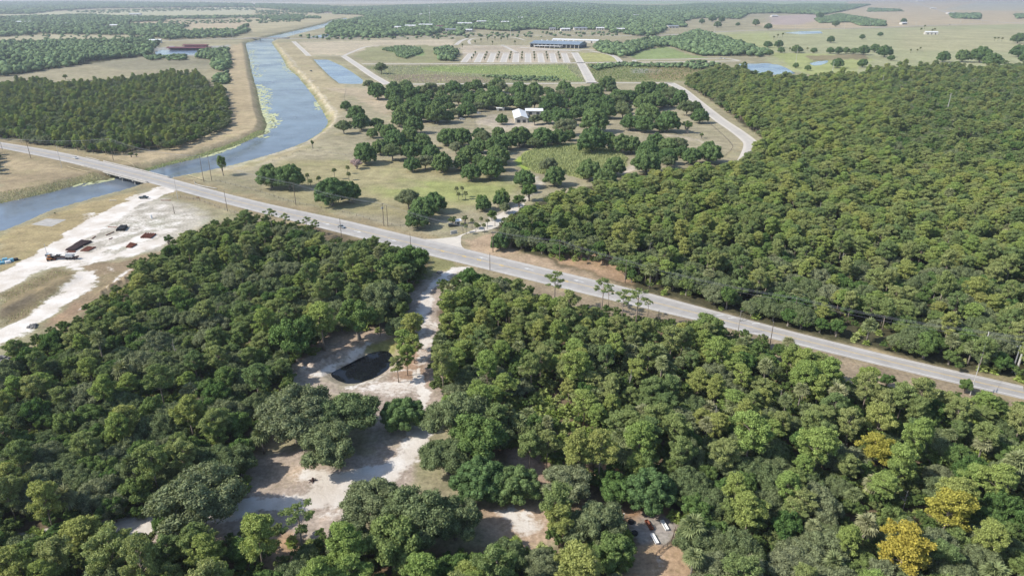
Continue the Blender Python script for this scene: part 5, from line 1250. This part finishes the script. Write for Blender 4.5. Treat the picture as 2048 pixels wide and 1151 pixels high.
upole(424, 362, 311, 'taller dark pole on the canal bank, right of the pair'); upole(349, 427, 409, 'short dark post in the sand yard'); upole(2031, 747, 684, 'thick white pole leaning at the right border', 0, 'palepole', .32); upole(2024, 744, 690, 'grey pole just left of the thick white one', 1, 'metal', .22)
upole(1940, 790, 735, 'white pole with crossarms on the near verge behind a small tree', 2, 'palepole', .13, az=.9)
def wires(seq, name_lab, offs=(-1.1, 0, 1.1), dz=0, sag=1.4, n=1):
    for oi, of in enumerate(offs):
        mb = MB()
        for a, b in zip(seq[:-1], seq[1:]):
            A, B = TOPS[a], TOPS[b]; p = np.array(A[:3]); q = np.array(B[:3]); d = q-p; L = np.hypot(d[0], d[1]); nn = np.array((-d[1], d[0], 0))/L*of
            k = 10; sg = sag*(L/70)**1.5; mb.tube([p+d*t+nn+np.array((0, 0, -.2+dz-sg*4*t*(1-t))) for t in np.linspace(0, 1, k)], .032, 3, False)
        o = mb.build('overhead_wire', M['wire'], None); tag(o, name_lab % ('farthest', 'middle', 'nearest')[(2-oi) if len(offs) > 1 else 1], 'wire', 'overhead wires along the highway')
seqN = [(a, b) for a, b, c, k in NL]
wires(seqN, '%s of the three wires strung on the poles beyond the highway', (-.9, 0, .9)); 
wires(seqN, 'lower cable strung under the three wires beyond the highway, %s', (0,), -1.6)
wires([(124, 336), (356, 399), (455, 422), (684, 482), (822, 500), (980, 540)], 'single %s wire strung on the near side poles of the highway', (0,))
wires([(1956, 735), (1940, 790)], 'wire crossing the highway at the right border, %s span', (0,), -.5, .5); wires([(1956, 735), (2024, 744)], 'wire between the crossarm pole and the grey pole, %s', (0,), -.4, .3)
# poles of the far road
fp = [(322, 77, 68), (336, 78, 62), (405, 77, 63), (445, 75, 62), (465, 76, 48), (588, 72, 62), (828, 72, 60), (940, 73, 54), (1021, 73, 50), (1115, 70, 50), (1208, 69, 48), (1306, 68, 46), (1429, 65, 47), (1399, 60, 44), (1590, 60, 48), (1688, 58, 44), (1739, 56, 43), (1831, 52, 42), (1920, 48, 38), (1964, 46, 36), (1994, 47, 37), (397, 18, 12), (426, 17, 11), (455, 14, 9), (484, 12, 6)]
PL = []
for a, b, c in fp: PL.append((upole(a, b, c, 'pole', 0, 'palepole', .35, 0, 0, 'poles along the far road'), a, b, 'tall pale pole', 'far road, %s' % ('left of canal' if a < 480 else 'before the town' if a < 1320 else 'across the green pastures')))
single_out(PL, '%s%s, %s')
upole(1591, 128, 98, 'tall pale pole beside the blue pond', 0, 'palepole', .3, group='poles of the buried line'); upole(1664, 148, 122, 'tall pale pole before the dark oak, right of the small pond', 0, 'palepole', .3, group='poles of the buried line'); upole(1762, 178, 150, 'pale pole rising from the big wood, farther', 0, 'palepole', .26, group='poles of the buried line', hmin=16); upole(1893, 226, 186, 'pale pole rising from the big wood, nearer', 1, 'palepole', .26, group='poles of the buried line', hmin=17)

# ------------------------------------------------------------------ buildings
def shed(name, px, py, wd, dp, h, rz, label, wall='wall_pale', roof='white_roof', ridge=2.0, doors=2, ridge_x=True, group=None, z=0):
    x, y = at(px, py); root = empty(name, (float(x), float(y), z), rz); tag(root, label, 'building', group)
    mb = MB(); mb.box((0, 0, h/2), (wd, dp, h)); 
    if ridge_x: mb.prism([(0, 0)], 0, 0) if False else None
    mb.build('wall', M[wall], root)
    o_ = .8; mb = MB(); t = .18
    if ridge_x:   # ridge along x
        for s_ in (-1, 1):
            mb.add([(-wd/2-o_, s_*(dp/2+o_), h+.02), (wd/2+o_, s_*(dp/2+o_), h+.02), (wd/2+o_, 0, h+ridge), (-wd/2-o_, 0, h+ridge), (-wd/2-o_, s_*(dp/2+o_), h+.02+t), (wd/2+o_, s_*(dp/2+o_), h+.02+t), (wd/2+o_, 0, h+ridge+t), (-wd/2-o_, 0, h+ridge+t)], [(0, 1, 2, 3), (4, 5, 6, 7), (0, 1, 5, 4), (0, 3, 7, 4), (1, 2, 6, 5)])
        g = MB()
        for s_ in (-1, 1): g.add([(s_*wd/2, -dp/2, h), (s_*wd/2, dp/2, h), (s_*wd/2, 0, h+ridge)], [(0, 1, 2)])
    else:
        for s_ in (-1, 1):
            mb.add([(s_*(wd/2+o_), -dp/2-o_, h+.02), (s_*(wd/2+o_), dp/2+o_, h+.02), (0, dp/2+o_, h+ridge), (0, -dp/2-o_, h+ridge), (s_*(wd/2+o_), -dp/2-o_, h+.02+t), (s_*(wd/2+o_), dp/2+o_, h+.02+t), (0, dp/2+o_, h+ridge+t), (0, -dp/2-o_, h+ridge+t)], [(0, 1, 2, 3), (4, 5, 6, 7), (0, 1, 5, 4), (0, 3, 7, 4), (1, 2, 6, 5)])
        g = MB()
        for s_ in (-1, 1): g.add([(-wd/2, s_*dp/2, h), (wd/2, s_*dp/2, h), (0, s_*dp/2, h+ridge)], [(0, 1, 2)])
    mb.build('roof', M[roof], root); g.build('gable', M[wall], root)
    for k in range(doors):
        q = MB(); u = (k+.5)/doors-.5; q.box((u*wd*.9, -dp/2-.03, h*.36), (min(3.2, wd/doors*.5), .12, h*.7)); q.build('door', M['bay_shade_door'], root)
    return root
shed('ranch_barn', 1040, 238, 12, 44, 4.2, .05, 'long barn with bright white metal roof among the ranch oaks', ridge=2.4, ridge_x=False)
shed('ranch_barn', 1068, 228, 17, 12, 4.0, 0, 'shorter white roofed wing right of the long ranch barn', ridge=1.6)
shed('storage_shed', 1001, 221, 8, 4, 2.6, .1, 'small white shed behind the ranch oaks, left of the barn', ridge=.5, doors=1)
shed('gatehouse', 914, 450, 2.6, 2.4, 2.6, .5, 'little white gatehouse at the ranch entrance', ridge=.7, doors=1)
# livestock market hall
A_, B_ = np.array(at(1060, 94.5)), np.array(at(1157, 97.5)); hd = math.atan2(*(B_-A_)[::-1]); Lh = float(np.hypot(*(B_-A_))); Dh = 62.0
mid = (A_+B_)/2+np.array((-math.sin(hd), math.cos(hd)))*Dh/2
hall = empty('market_hall', (float(mid[0]), float(mid[1]), 0), hd); tag(hall, 'huge blue-grey metal roofed hall with white front bays', 'building')
MB().box((0, 4, 4), (Lh-1, Dh-8, 8)).build('wall', M['wall_pale'], hall)
mb = MB()
for s_ in (-1, 1): mb.add([(-Lh/2-1, s_*(Dh/2+1), 8.05), (Lh/2+1, s_*(Dh/2+1), 8.05), (Lh/2+1, 0, 13), (-Lh/2-1, 0, 13), (-Lh/2-1, s_*(Dh/2+1), 8.5), (Lh/2+1, s_*(Dh/2+1), 8.5), (Lh/2+1, 0, 13.45), (-Lh/2-1, 0, 13.45)], [(0, 1, 2, 3), (4, 5, 6, 7), (0, 1, 5, 4), (0, 3, 7, 4), (1, 2, 6, 5)])
mb.build('roof', M['blue_roof'], hall)
g = MB()
for s_ in (-1, 1): g.add([(s_*(Lh/2-.4), -Dh/2, 0), (s_*(Lh/2-.4), Dh/2, 0), (s_*(Lh/2-.4), Dh/2, 8), (s_*(Lh/2-.4), 0, 12.9), (s_*(Lh/2-.4), -Dh/2, 8)], [(0, 1, 2, 3, 4)])
g.build('gable', M['blue_roof'], hall)
for k in range(12):
    MB().box((-Lh/2+(k+.5)*Lh/12, -Dh/2+3.4, 3.4), (Lh/12*.7, .4, 6.6)).build('bay', M['bay_shade_door'], hall)  # dark panel, its colour stands for the shade inside the opening
for k in range(13):
    MB().box((-Lh/2+k*Lh/12, -Dh/2+.6, 4), (1.1, 1.1, 8)).build('column', M['palepole'], hall)
for k in range(5): MB().box((Lh/2-.1, -Dh/2+8+k*11, 3), (.5, 7, 5.5)).build('bay', M['bay_shade_door'], hall)  # gable end openings, shade given by the same dark colour
MB().box((-12, -Dh/2-7, 4.6), (Lh*.55, 12, .5)).build('canopy', M['white_roof'], hall)
for k in range(6): MB().box((-12-Lh*.26+k*Lh*.104, -Dh/2-12, 2.2), (.8, .8, 4.4)).build('canopy_post', M['palepole'], hall)
for k in range(7): MB().box((-Lh*.36+k*Lh*.11, 4, 13.8), (3, 4, 1.6)).build('roof_vent', M['white_roof'], hall)
shed('market_annex', 1152, 85, 120, 26, 6, hd, 'pale flat annex behind the big blue-grey hall', roof='white_roof', ridge=2, doors=6)
# red sheds by the left pond
M['post_red'] = M['rust']
for px, py, wd, dp, lb in ((380, 100, 95, 22, 'long dark red open shed at the pale pond, nearer'), (392, 95, 56, 18, 'dark red open shed behind the longer one'), (345, 99, 12, 8, 'small grey hut left of the red sheds')):
    x, y = at(px, py); root = empty('open_shed', (float(x), float(y), 0), .02); tag(root, lb, 'building')
    rm = M['red_roof'] if px > 350 else M['metal']; mb = MB(); 
    for s_ in (-1, 1): mb.add([(-wd/2, s_*dp/2, 4.4), (wd/2, s_*dp/2, 4.4), (wd/2, 0, 6.6), (-wd/2, 0, 6.6), (-wd/2, s_*dp/2, 4.6), (wd/2, s_*dp/2, 4.6), (wd/2, 0, 6.8), (-wd/2, 0, 6.8)], [(0, 1, 2, 3), (4, 5, 6, 7), (0, 1, 5, 4), (0, 3, 7, 4), (1, 2, 6, 5)])
    mb.build('roof', rm, root)
    for k in range(8):
        for s_ in (-1, 1): MB().box((-wd/2+(k+.5)*wd/8, s_*(dp/2-.5), 2.2), (.6, .6, 4.4)).build('post', M['red_roof'], root)
    MB().box((0, dp*.2, 2.1), (wd*.94, dp*.3, 4.1)).build('stall', M['bay_shade_door'], root)
L_ = []
for k_, (px, py, w_, m_) in enumerate(TB):
    o = shed('house', px, py, w_, w_*.45+5, 6.5, rng.uniform(-.3, .3), 'house', roof=('white_roof', 'metal', 'red_roof')[m_], ridge=2.2, doors=3, group='distant small buildings')
    L_.append((o, px, py, ('white roofed', 'grey roofed', 'red roofed')[m_]+' distant building', 'town among the trees' if 780 < px < 1400 else 'far left country' if px < 780 else 'far right pastures'))
single_out(L_, '%s%s, %s')
# guyed mast in the town
x, y, h = height_for(860, 52, 10); root = empty('radio_mast', (x, y, 0)); tag(root, 'tall pale lattice mast standing above the distant town', 'mast')
mb = MB()
for a in (0, 2.094, 4.189): mb.tube([(1.3*math.cos(a), 1.3*math.sin(a), 0), (.9*math.cos(a), .9*math.sin(a), h)], .28, 4)
for k in range(24):
    z0, z1 = h*k/24, h*(k+1)/24
    for a, b in ((0, 2.094), (2.094, 4.189), (4.189, 0)): mb.tube([(1.2*math.cos(a), 1.2*math.sin(a), z0), (1.2*math.cos(b), 1.2*math.sin(b), z1)], .14, 3, False)
mb.build('lattice', M['palepole'], root); MB().box((0, 0, h*.62), (3.2, 3.2, 4)).build('antenna', M['white_roof'], root); MB().box((0, 0, h*.95), (3, 3, 3)).build('antenna', M['white_roof'], root)

# ------------------------------------------------------------------ vehicles
def wheels(root, xs, y, r, wmat='black'):
    for xx in xs:
        for s_ in (-1, 1):
            mb = MB(); mb.tube([(xx, s_*y-.12, r), (xx, s_*y+.12, r)], r, 12); mb.build('wheel', M[wmat], root)
def car(px, py, rz, mat, label, name='parked_car', kind='car', L=4.6, Wd=1.8, cab='sedan', xy=None):
    x, y = at(px, py) if xy is None else xy; root = empty(name, (float(x), float(y), .07), rz); tag(root, label, kind)
    h = L/2
    if cab == 'sedan': body = [(-h, .35), (-h, .85), (-h*.62, .95), (h*.5, .92), (h*.95, .72), (h, .35)]; top = [(-h*.62, .96), (-h*.38, 1.42), (h*.12, 1.42), (h*.46, .93)]
    elif cab == 'pickup': body = [(-h, .5), (-h, 1.15), (-h*.05, 1.15), (h*.55, 1.18), (h*.97, 1.0), (h, .5)]; top = [(-h*.12, 1.16), (-h*.05, 1.8), (h*.34, 1.8), (h*.56, 1.19)]
    else: body = [(-h, .4), (-h, 1.15), (h*.55, 1.12), (h*.97, .95), (h, .4)]; top = [(-h*.97, 1.16), (-h*.85, 1.75), (h*.25, 1.75), (h*.52, 1.13)]
    MB().prism(body, -Wd/2, Wd/2).build('body', M[mat], root)
    MB().prism(top, -Wd/2+.12, Wd/2-.12).build('window', M['glass'], root)
    tz = top[1][1]; MB().box(((top[1][0]+top[2][0])/2, 0, tz+.025), (abs(top[2][0]-top[1][0])*1.02, Wd-.26, .05)).build('roof', M[mat], root)
    wheels(root, (-h*.62, h*.62), Wd/2-.1, .34)
    for s_ in (-1, 1): MB().box((h-.01, s_*Wd*.33, .68), (.08, .3, .14)).build('headlight', M['palepole'], root)
    return root
p, a = road_pt(693, -1.9); car(0, 0, a, 'carsilver', 'silver sedan driving on the near lane of the highway', 'car', xy=p)
p, a = road_pt(147, 2.0); car(0, 0, a+math.pi, 'carwhite', 'white car driving on the highway left of the bridge', 'car', xy=p)
car(288, 397, .1, 'cardark', 'dark pickup parked beside the mouth of the sand road', cab='pickup', L=5.4, kind='pickup')
car(1216, 292, .3, 'carwhite', 'white car parked under the ranch oaks', cab='suv'); car(905, 453, .3, 'cardark', 'dark car waiting behind the gatehouse', cab='suv')
car(622, 143, -1.0, 'cardark', 'dark truck standing on the canal bank track', cab='pickup', L=6.5, Wd=2.4, kind='truck'); car(919, 98, .4, 'carwhite', 'tiny white car beside the market field', cab='suv')
car(924, 240, .2, 'carwhite', 'white van nearest in the ranch yard', cab='suv', L=5.5); car(920, 233, .2, 'carsilver', 'silver car in the middle of the ranch yard'); car(957, 228, .1, 'carwhite', 'white car beside the curved ranch track', cab='suv')
for px, lb, m_ in ((340, 'tiny white car on the far road left of the canal', 'carwhite'), (700, 'tiny silver car on the far road before the town', 'carsilver'), (1060, 'tiny white car on the far road behind the hall', 'carwhite'), (1660, 'tiny white car on the far road across the pastures', 'carwhite'), (1900, 'tiny silver car on the far road at the right', 'carsilver')):
    q = np.array([np.interp(px, [t[0] for t in FAR_ROAD[0]], [t[1] for t in FAR_ROAD[0]])])[0]; car(px, q, .2, m_, lb, 'car', L=5.5, cab='suv')
PKL = []
for px, py in ((1140, 62), (1150, 63), (1162, 63), (1172, 62), (1183, 64), (1193, 63), (1108, 64), (1118, 64), (1448, 118), (1441, 117)):
    PKL.append((car(px, py, rng.uniform(0, 3), ('carwhite', 'carsilver')[px % 2], 'car', cab='suv', L=6.0, Wd=2.2), px, py, ('white', 'silver')[px % 2]+' parked vehicle', 'lot before the town' if py < 100 else 'end of the service road'))
single_out(PKL, '%s%s, %s')
# drilling truck
x, y = at(127, 518); root = empty('drilling_truck', (float(x), float(y), 0), .02); tag(root, 'old grey rig truck with folded lattice boom in the sand yard', 'truck')
MB().box((0, 0, 1.15), (14, 1.9, .5)).build('chassis', M['darkrust'], root)
mb = MB(); 
for yy in (-.55, .55):
    for zz in (2.1, 3.1): mb.tube([(-6, yy, zz), (6.8, yy, zz-.2)], .11, 4)
for k in range(12):
    x0 = -6+k*1.05; mb.tube([(x0, -.55, 2.1), (x0+1.05, -.55, 3.1)], .07, 4, False); mb.tube([(x0, .55, 3.1), (x0+1.05, .55, 2.1)], .07, 4, False)
mb.build('boom', M['metal'], root)
MB().box((-6.3, 0, 2.0), (2.0, 2.3, 1.9), taper=.9).build('cab', M['carsilver'], root); MB().box((-6.6, 0, 2.35), (1.6, 2.34, .6)).build('cab_window', M['glass'], root)
MB().box((3.4, 0, 1.9), (3.4, 2.0, 1.1)).build('engine_box', M['carsilver'], root); MB().box((-2, 0, 1.75), (2.2, 1.8, .8)).build('winch', M['black'], root)
MB().tube([(-7.4, .6, 1.2), (-7.4, .6, 7.4)], .1, 5).build('mast', M['metal'], root); wheels(root, (-5.8, -3.8, 2.2, 3.6, 5.6), 1.05, .55)
# orange skid loader
x, y = at(101, 520.5); root = empty('skid_loader', (float(x), float(y), 0), .4); tag(root, 'small orange loader parked at the tail of the rig truck', 'loader')
MB().box((-.3, 0, .95), (2.2, 1.5, .9), taper=.9).build('body', M['orange'], root); MB().box((-.2, 0, 1.8), (1.2, 1.1, .9), taper=.9).build('cab', M['glass'], root); MB().box((-.2, 0, 2.29), (1.3, 1.2, .08)).build('roof', M['orange'], root)
for s_ in (-1, 1): MB().tube([(-1.0, s_*.85, 1.5), (.4, s_*.85, 1.5), (1.5, s_*.8, .6)], .1, 5).build('arm', M['orange'], root)
MB().prism([(1.5, .1), (1.6, .9), (1.8, .9), (2.3, .1)], -.9, .9).build('bucket', M['rust'], root); wheels(root, (-.9, .6), .8, .42)

# ------------------------------------------------------------------ yard goods
def bundle(c, mat, n, r, label, name='pipe_bundle', layers=1):
    C4 = W(c); root = empty(name, (float(C4[:, 0].mean()), float(C4[:, 1].mean()), 0)); tag(root, label, 'pipes', 'pipes stacked in the sand yard'); o = C4.mean(0)
    for l_ in range(layers):
        for k in range(n-l_):
            t = (k+.5+l_*.5)/n; a = C4[0]*(1-t)+C4[3]*t-o; b = C4[1]*(1-t)+C4[2]*t-o; j = rng.uniform(-.04, .04); d = b-a; z = r+l_*r*1.7
            mb = MB(); mb.tube([(*(a+d*j), z), (*(b+d*j), z)], r, 8); mb.build('pipe', M[mat], root)
bundle([(147, 491), (162, 482), (184, 484), (168, 492)], 'darkrust', 12, .26, 'dark pipe layer farthest from the rig truck', layers=2); bundle([(131, 501), (148, 491.5), (166, 493), (150, 502)], 'darkrust', 12, .26, 'dark pipe layer in the middle behind the rig truck', layers=2)
bundle([(161, 502), (175, 493.5), (192, 495), (177, 502.5)], 'rust', 10, .26, 'reddish pipe layer right of the dark ones'); bundle([(128, 507), (138, 502), (152, 503), (146, 509)], 'rust', 7, .24, 'short reddish pipe layer right behind the truck')
bundle([(232, 462), (241, 454), (256, 454), (250, 462)], 'black', 7, .38, 'black pipe stack at the far end of the yard', layers=2); bundle([(280, 476), (290, 467.5), (314, 468.5), (303, 477)], 'rust', 5, .42, 'spaced large rusty pipes at the right of the yard'); bundle([(252, 495), (260, 486), (275, 489), (263, 496)], 'rust', 5, .34, 'small rusty pipe group in the middle of the yard')
for a, b, lb in (((216, 454), (235, 455), 'single rusty beam left of the black stack'), ((212, 471), (228, 464), 'rusty beam lying below the black stack'), ((184, 478), (191, 473), 'short rusty beam by the dark pipe layers'), ((218, 479), (225, 476), 'short rusty bar in the yard middle'), ((219, 401), (233, 401), 'pale pipe on the canal bank'), ((322, 401), (342, 401), 'long pipe lying below the highway mouth')):
    A = W([a, b]); c = A.mean(0); mb = MB(); mb.tube([(*(A[0]-c), .2), (*(A[1]-c), .2)], .2, 6); o = mb.build('steel_beam', M['palepole' if 'pale' in lb else 'rust'], None); o.location = (*c, 0); tag(o, lb, 'beam')
# blue tarp heap
x, y = at(10, 524); root = empty('covered_pallets', (float(x), float(y), 0), .5); tag(root, 'goods under a light blue tarp at the left border', 'tarp')
for k, (dx, dy, h_) in enumerate(((-2.4, 0, 1.5), (.2, .3, 1.8), (2.5, -.1, 1.3), (-.9, -1.9, 1.0), (1.4, -1.9, 1.1))): MB().box((dx, dy, h_/2), (2.2, 1.7, h_), .1*k, .92).build('pallet_stack', M['tarp' if k < 4 else 'carwhite'], root)
MB().box((4.4, .4, .5), (1.6, 1.8, 1.0), .3).build('crate', M['black'], root)
x, y = at(303.5, 437); root = empty('upright_tank', (float(x), float(y), 0)); tag(root, 'small upright white tank standing alone in the sand yard', 'tank'); MB().tube([(0, 0, 0), (0, 0, 2.0)], .5, 12).build('body', M['white_roof'], root); MB().tube([(0, 0, 2.0), (0, 0, 2.25)], .18, 8).build('cap', M['metal'], root)
def rubble(px, py, R_, label, n=16):
    x, y = at(px, py); mb = MB(); r = np.random.default_rng(px)
    for k in range(n):
        a = r.uniform(0, 6.28); d = R_*r.uniform(0, 1)**.7; v = ICO1[0]*(1+.2*r.standard_normal((42, 1)))*R_*r.uniform(.25, .5)*np.array((1, 1, .7)); mb.add(v+(d*math.cos(a), d*math.sin(a), R_*.25*(1-d/R_)+.2), [tuple(f) for f in ICO1[1]])
    o = mb.build('rubble_heap', M['stone'], None); o.location = (float(x), float(y), 0); tag(o, label, 'rubble')
rubble(67, 653, 1.6, 'grey rubble heap lying on the white sand track'); rubble(2, 722, 3.0, 'dark heap cut by the left border below the sand track'); rubble(880, 545, 1.2, 'rubble beside the lane junction at the highway'); rubble(570, 1010, .0001+.4, 'few stones on the sandy track') if False else None
# stump with roots
x, y = at(625, 961); mb = MB(); mb.tube([(0, 0, 0), (.1, 0, .5), (.2, .1, .9)], [.5, .35, .3], 8)
for k in range(6): mb.tube([(0, 0, .3), (math.cos(k)*.7, math.sin(k)*.7, .25), (math.cos(k)*1.2, math.sin(k)*1.2, .02)], [.16, .12, .04], 5)
o = mb.build('tree_stump', M['darkrust'], None); o.location = (float(x), float(y), 0); tag(o, 'dark uprooted stump on the open sand of the bend', 'stump')
# trough pen
def trough(px, py, mat, rz, label):
    x, y = at(px, py); root = empty('feed_trough', (float(x), float(y), 0), rz); tag(root, label, 'trough')
    mb = MB(); mb.box((0, 0, .22), (.75, 3.0, .06))
    for s_ in (-1, 1): mb.box((s_*.40, 0, .40), (.06, 3.1, .42)); mb.box((0, s_*1.53, .40), (.74, .06, .42))
    mb.build('basin', M[mat], root)
    for s_ in (-1, 1): MB().box((0, s_*1.1, .095), (.9, .12, .19)).build('skid', M['darkrust'], root)
trough(1298, 1051, 'rust', .28, 'rusty brown feed trough in the fenced pen'); trough(1329, 1052, 'trough', .22, 'white feed trough right of the rusty one'); trough(1309, 1079, 'trough', .22, 'white feed trough below the other two')
for px, py, lb in ((1262, 1044, 'black round water tub at the left of the pen, upper'), (1269, 1067, 'black round water tub at the left of the pen, lower')):
    x, y = at(px, py); root = empty('water_tub', (float(x), float(y), 0)); tag(root, lb, 'tub'); mb = MB(); mb.tube([(0, 0, 0), (0, 0, .5)], .75, 16, False); mb.build('rim', M['black'], root); mb = MB(); mb.tube([(0, 0, .1), (0, 0, .3)], .74, 16); mb.build('water', M['black'], root)
x, y = at(1247, 1037); root = empty('gate_post', (float(x), float(y), 0)); tag(root, 'pale gate post at the left corner of the trough pen', 'post'); MB().box((0, 0, .8), (.25, .25, 1.6)).build('post', M['palepole'], root); MB().box((0, 0, 1.64), (.35, .35, .08)).build('cap', M['palepole'], root)
P = smooth_open(W([(1312, 1112), (1326, 1098), (1342, 1086), (1350, 1060)]), 1.6); root = empty('rail_fence'); tag(root, 'weathered rail fence along the lower right of the trough pen', 'fence')
for p in P: MB().tube([(p[0], p[1], -.2), (p[0], p[1], 1.25)], .07, 5).build('post', M['pole'], root)
for z in (.5, .85, 1.15): MB().tube([(p[0], p[1], z) for p in P], .045, 4).build('rail', M['pole'], root)
# entrance sign wall with planter
x, y = at(908, 467); root = empty('entrance_sign', (float(x), float(y), 0), .45); tag(root, 'low grey sign wall on the island of the ranch entrance', 'sign')
MB().box((0, 0, .9), (3.4, .35, 1.5)).build('panel', M['sign'], root); MB().box((0, 0, .08), (4.2, 1.2, .16)).build('plinth', M['concrete'], root); MB().box((0, 0, 1.7), (3.7, .5, .1)).build('coping', M['palepole'], root)
for px, lb in ((395, 'left small red post by the near highway edge'), (398.5, 'right small red post by the near highway edge')):
    x, y = at(px, 399); root = empty('marker_post', (float(x), float(y), 0)); tag(root, lb, 'post'); MB().box((0, 0, .7), (.12, .12, 1.5)).build('post', M['pole'], root); MB().box((0, -.08, 1.4), (.6, .04, .7)).build('panel', M['rust'], root)

# ------------------------------------------------------------------ floating algae, reeds, marsh grass
def algae():
    r = np.random.default_rng(5); mb_v, F = [], []; n = 0
    lines = [([(512, 178), (516, 200), (522, 225), (528, 245)], 11, 420), ([(528, 262), (520, 268), (511, 273)], 7, 80), ([(500, 100), (504, 125), (508, 155)], 12, 200), ([(470, 291), (440, 304), (400, 314)], 3, 60), ([(566, 120), (575, 138), (585, 147)], 8, 70), ([(180, 362), (200, 360), (214, 358)], 6, 60), ([(632, 205), (640, 220)], 3, 30), ([(540, 228), (546, 245), (536, 256)], 7, 120), ([(516, 170), (530, 178), (540, 205)], 6, 60)]
    for pts, wd, cnt in lines:
        P = smooth_open(W(pts, WZ), 4)
        for _ in range(cnt):
            c = P[r.integers(len(P))]+r.standard_normal(2)*np.array((wd*.45, wd*.8)); R_ = r.uniform(.5, 2.6); m = 9
            for_ = [c+R_*r.uniform(.6, 1.2)*np.array((math.cos(t)*1.0, math.sin(t)*2.2)) for t in np.linspace(0, 2*math.pi, m, endpoint=False)]
            mb_v += [(q[0], q[1], WZ+.02+.004*(_ % 8)) for q in for_]; F.append([n+i for i in range(m)]); n += m
    me = bpy.data.meshes.new('algae'); me.from_pydata(mb_v, [], F); me.update(); me.materials.append(M['algae']); o = bpy.data.objects.new('algae', me); col.objects.link(o); tag(o, kind='stuff', label='yellow-green floating algae along the canal banks')
algae()
def tufts(name, poly, n, h, wd, mat, label, seed):
    r = np.random.default_rng(seed); P = W(poly); x0, y0 = P.min(0); x1, y1 = P.max(0)
    x = r.uniform(x0, x1, n*2); y = r.uniform(y0, y1, n*2); k = inpoly(x, y, P); x, y = x[k][:n], y[k][:n]; m = len(x)
    a = r.uniform(0, 6.28, m); hh = h*r.uniform(.5, 1.2, m)*(1+.3*fbm(x, y, 20, seed)); dx, dy = np.cos(a)*wd, np.sin(a)*wd; lx, ly = r.normal(0, .25, m)*h, r.normal(0, .25, m)*h
    V = np.stack([np.column_stack([x-dx, y-dy, np.zeros(m)]), np.column_stack([x+dx, y+dy, np.zeros(m)]), np.column_stack([x+lx, y+ly, hh])], 1).reshape(-1, 3)
    o = mesh_np(name, V, np.arange(m*3).reshape(-1, 3), M[mat]); tag(o, label, kind='stuff')
tufts('reeds', [(1042, 312), (1086, 290), (1149, 288), (1236, 303), (1256, 318), (1240, 340), (1164, 358), (1124, 345), (1080, 348), (1044, 330)], 26000, 1.8, .25, 'reed', 'tall reeds filling the round ranch marsh', 1)
tufts('marsh_grass', [(730, 132), (1150, 128), (1175, 164), (790, 166)], 7000, 1.4, .5, 'reed', 'rough marsh grass between the service roads', 2)
tufts('scrub_grass', [(1175, 128), (1380, 126), (1470, 135), (1380, 160), (1190, 163)], 5000, 1.5, .5, 'shrub', 'scrubby wetland growth left of the big wood', 3)
tufts('bank_reeds', [(0, 385), (100, 368), (190, 345), (212, 356), (160, 368), (100, 386), (0, 408)], 2500, .9, .2, 'reed', 'green growth along the near left canal bank', 4)
tufts('bank_weeds', [(290, 338), (350, 322), (400, 309), (470, 285), (515, 262), (530, 262), (512, 275), (470, 293), (400, 316), (350, 328), (292, 344)], 6000, 1.2, .25, 'reed', 'green growth along the canal bend bank', 5)
tufts('mound_grass', [(0, 590), (60, 560), (100, 543), (140, 543), (155, 555), (130, 575), (60, 625), (0, 655)], 1500, .6, .12, 'reed', 'dry grass on the mound between the sand arms', 6)
# young trees between the parking strips
YL = []
for k, (a, b) in enumerate(STRIPS[:-1]):
    a2, b2 = STRIPS[k+1]
    for t in (.15, .45, .75):
        px = (a*(1-t)+b*t+a2*(1-t)+b2*t)/2; py = 107+18*t; YL.append((hero(px, py-2, 4.5, 'sh0', 'tree', 'young trees of the parking field', 1.6), px, py, 'tiny young tree', 'parking field island'))
for px, py in ((962, 82), (975, 79), (990, 78), (1002, 80), (1015, 77), (985, 87), (950, 86), (925, 92), (1030, 86)): YL.append((hero(px, py, 4.5, 'sh0', 'tree', 'young trees of the parking field', 1.6), px, py, 'tiny young tree', 'oval drive lawn'))
single_out(YL, '%s%s, %s')

# the kinds nobody placed leave the scene
for k, p in PROTO.items():
    if not p['used']:
        for ch in list(p['root'].children): bpy.data.objects.remove(ch)
        bpy.data.objects.remove(p['root'])

# ------------------------------------------------------------------ haze
m, nt, out = newmat('thin_air'); pv = N(nt, 'ShaderNodeVolumePrincipled'); pv.inputs['Color'].default_value = (.80, .87, 1, 1); pv.inputs['Density'].default_value = .00009; pv.inputs['Anisotropy'].default_value = .3
nt.links.new(pv.outputs[0], out.inputs['Volume'])
hz = MB().box((0, 8000, 60), (44000, 44000, 128)).build('haze', m, None); tag(hz, kind='stuff')
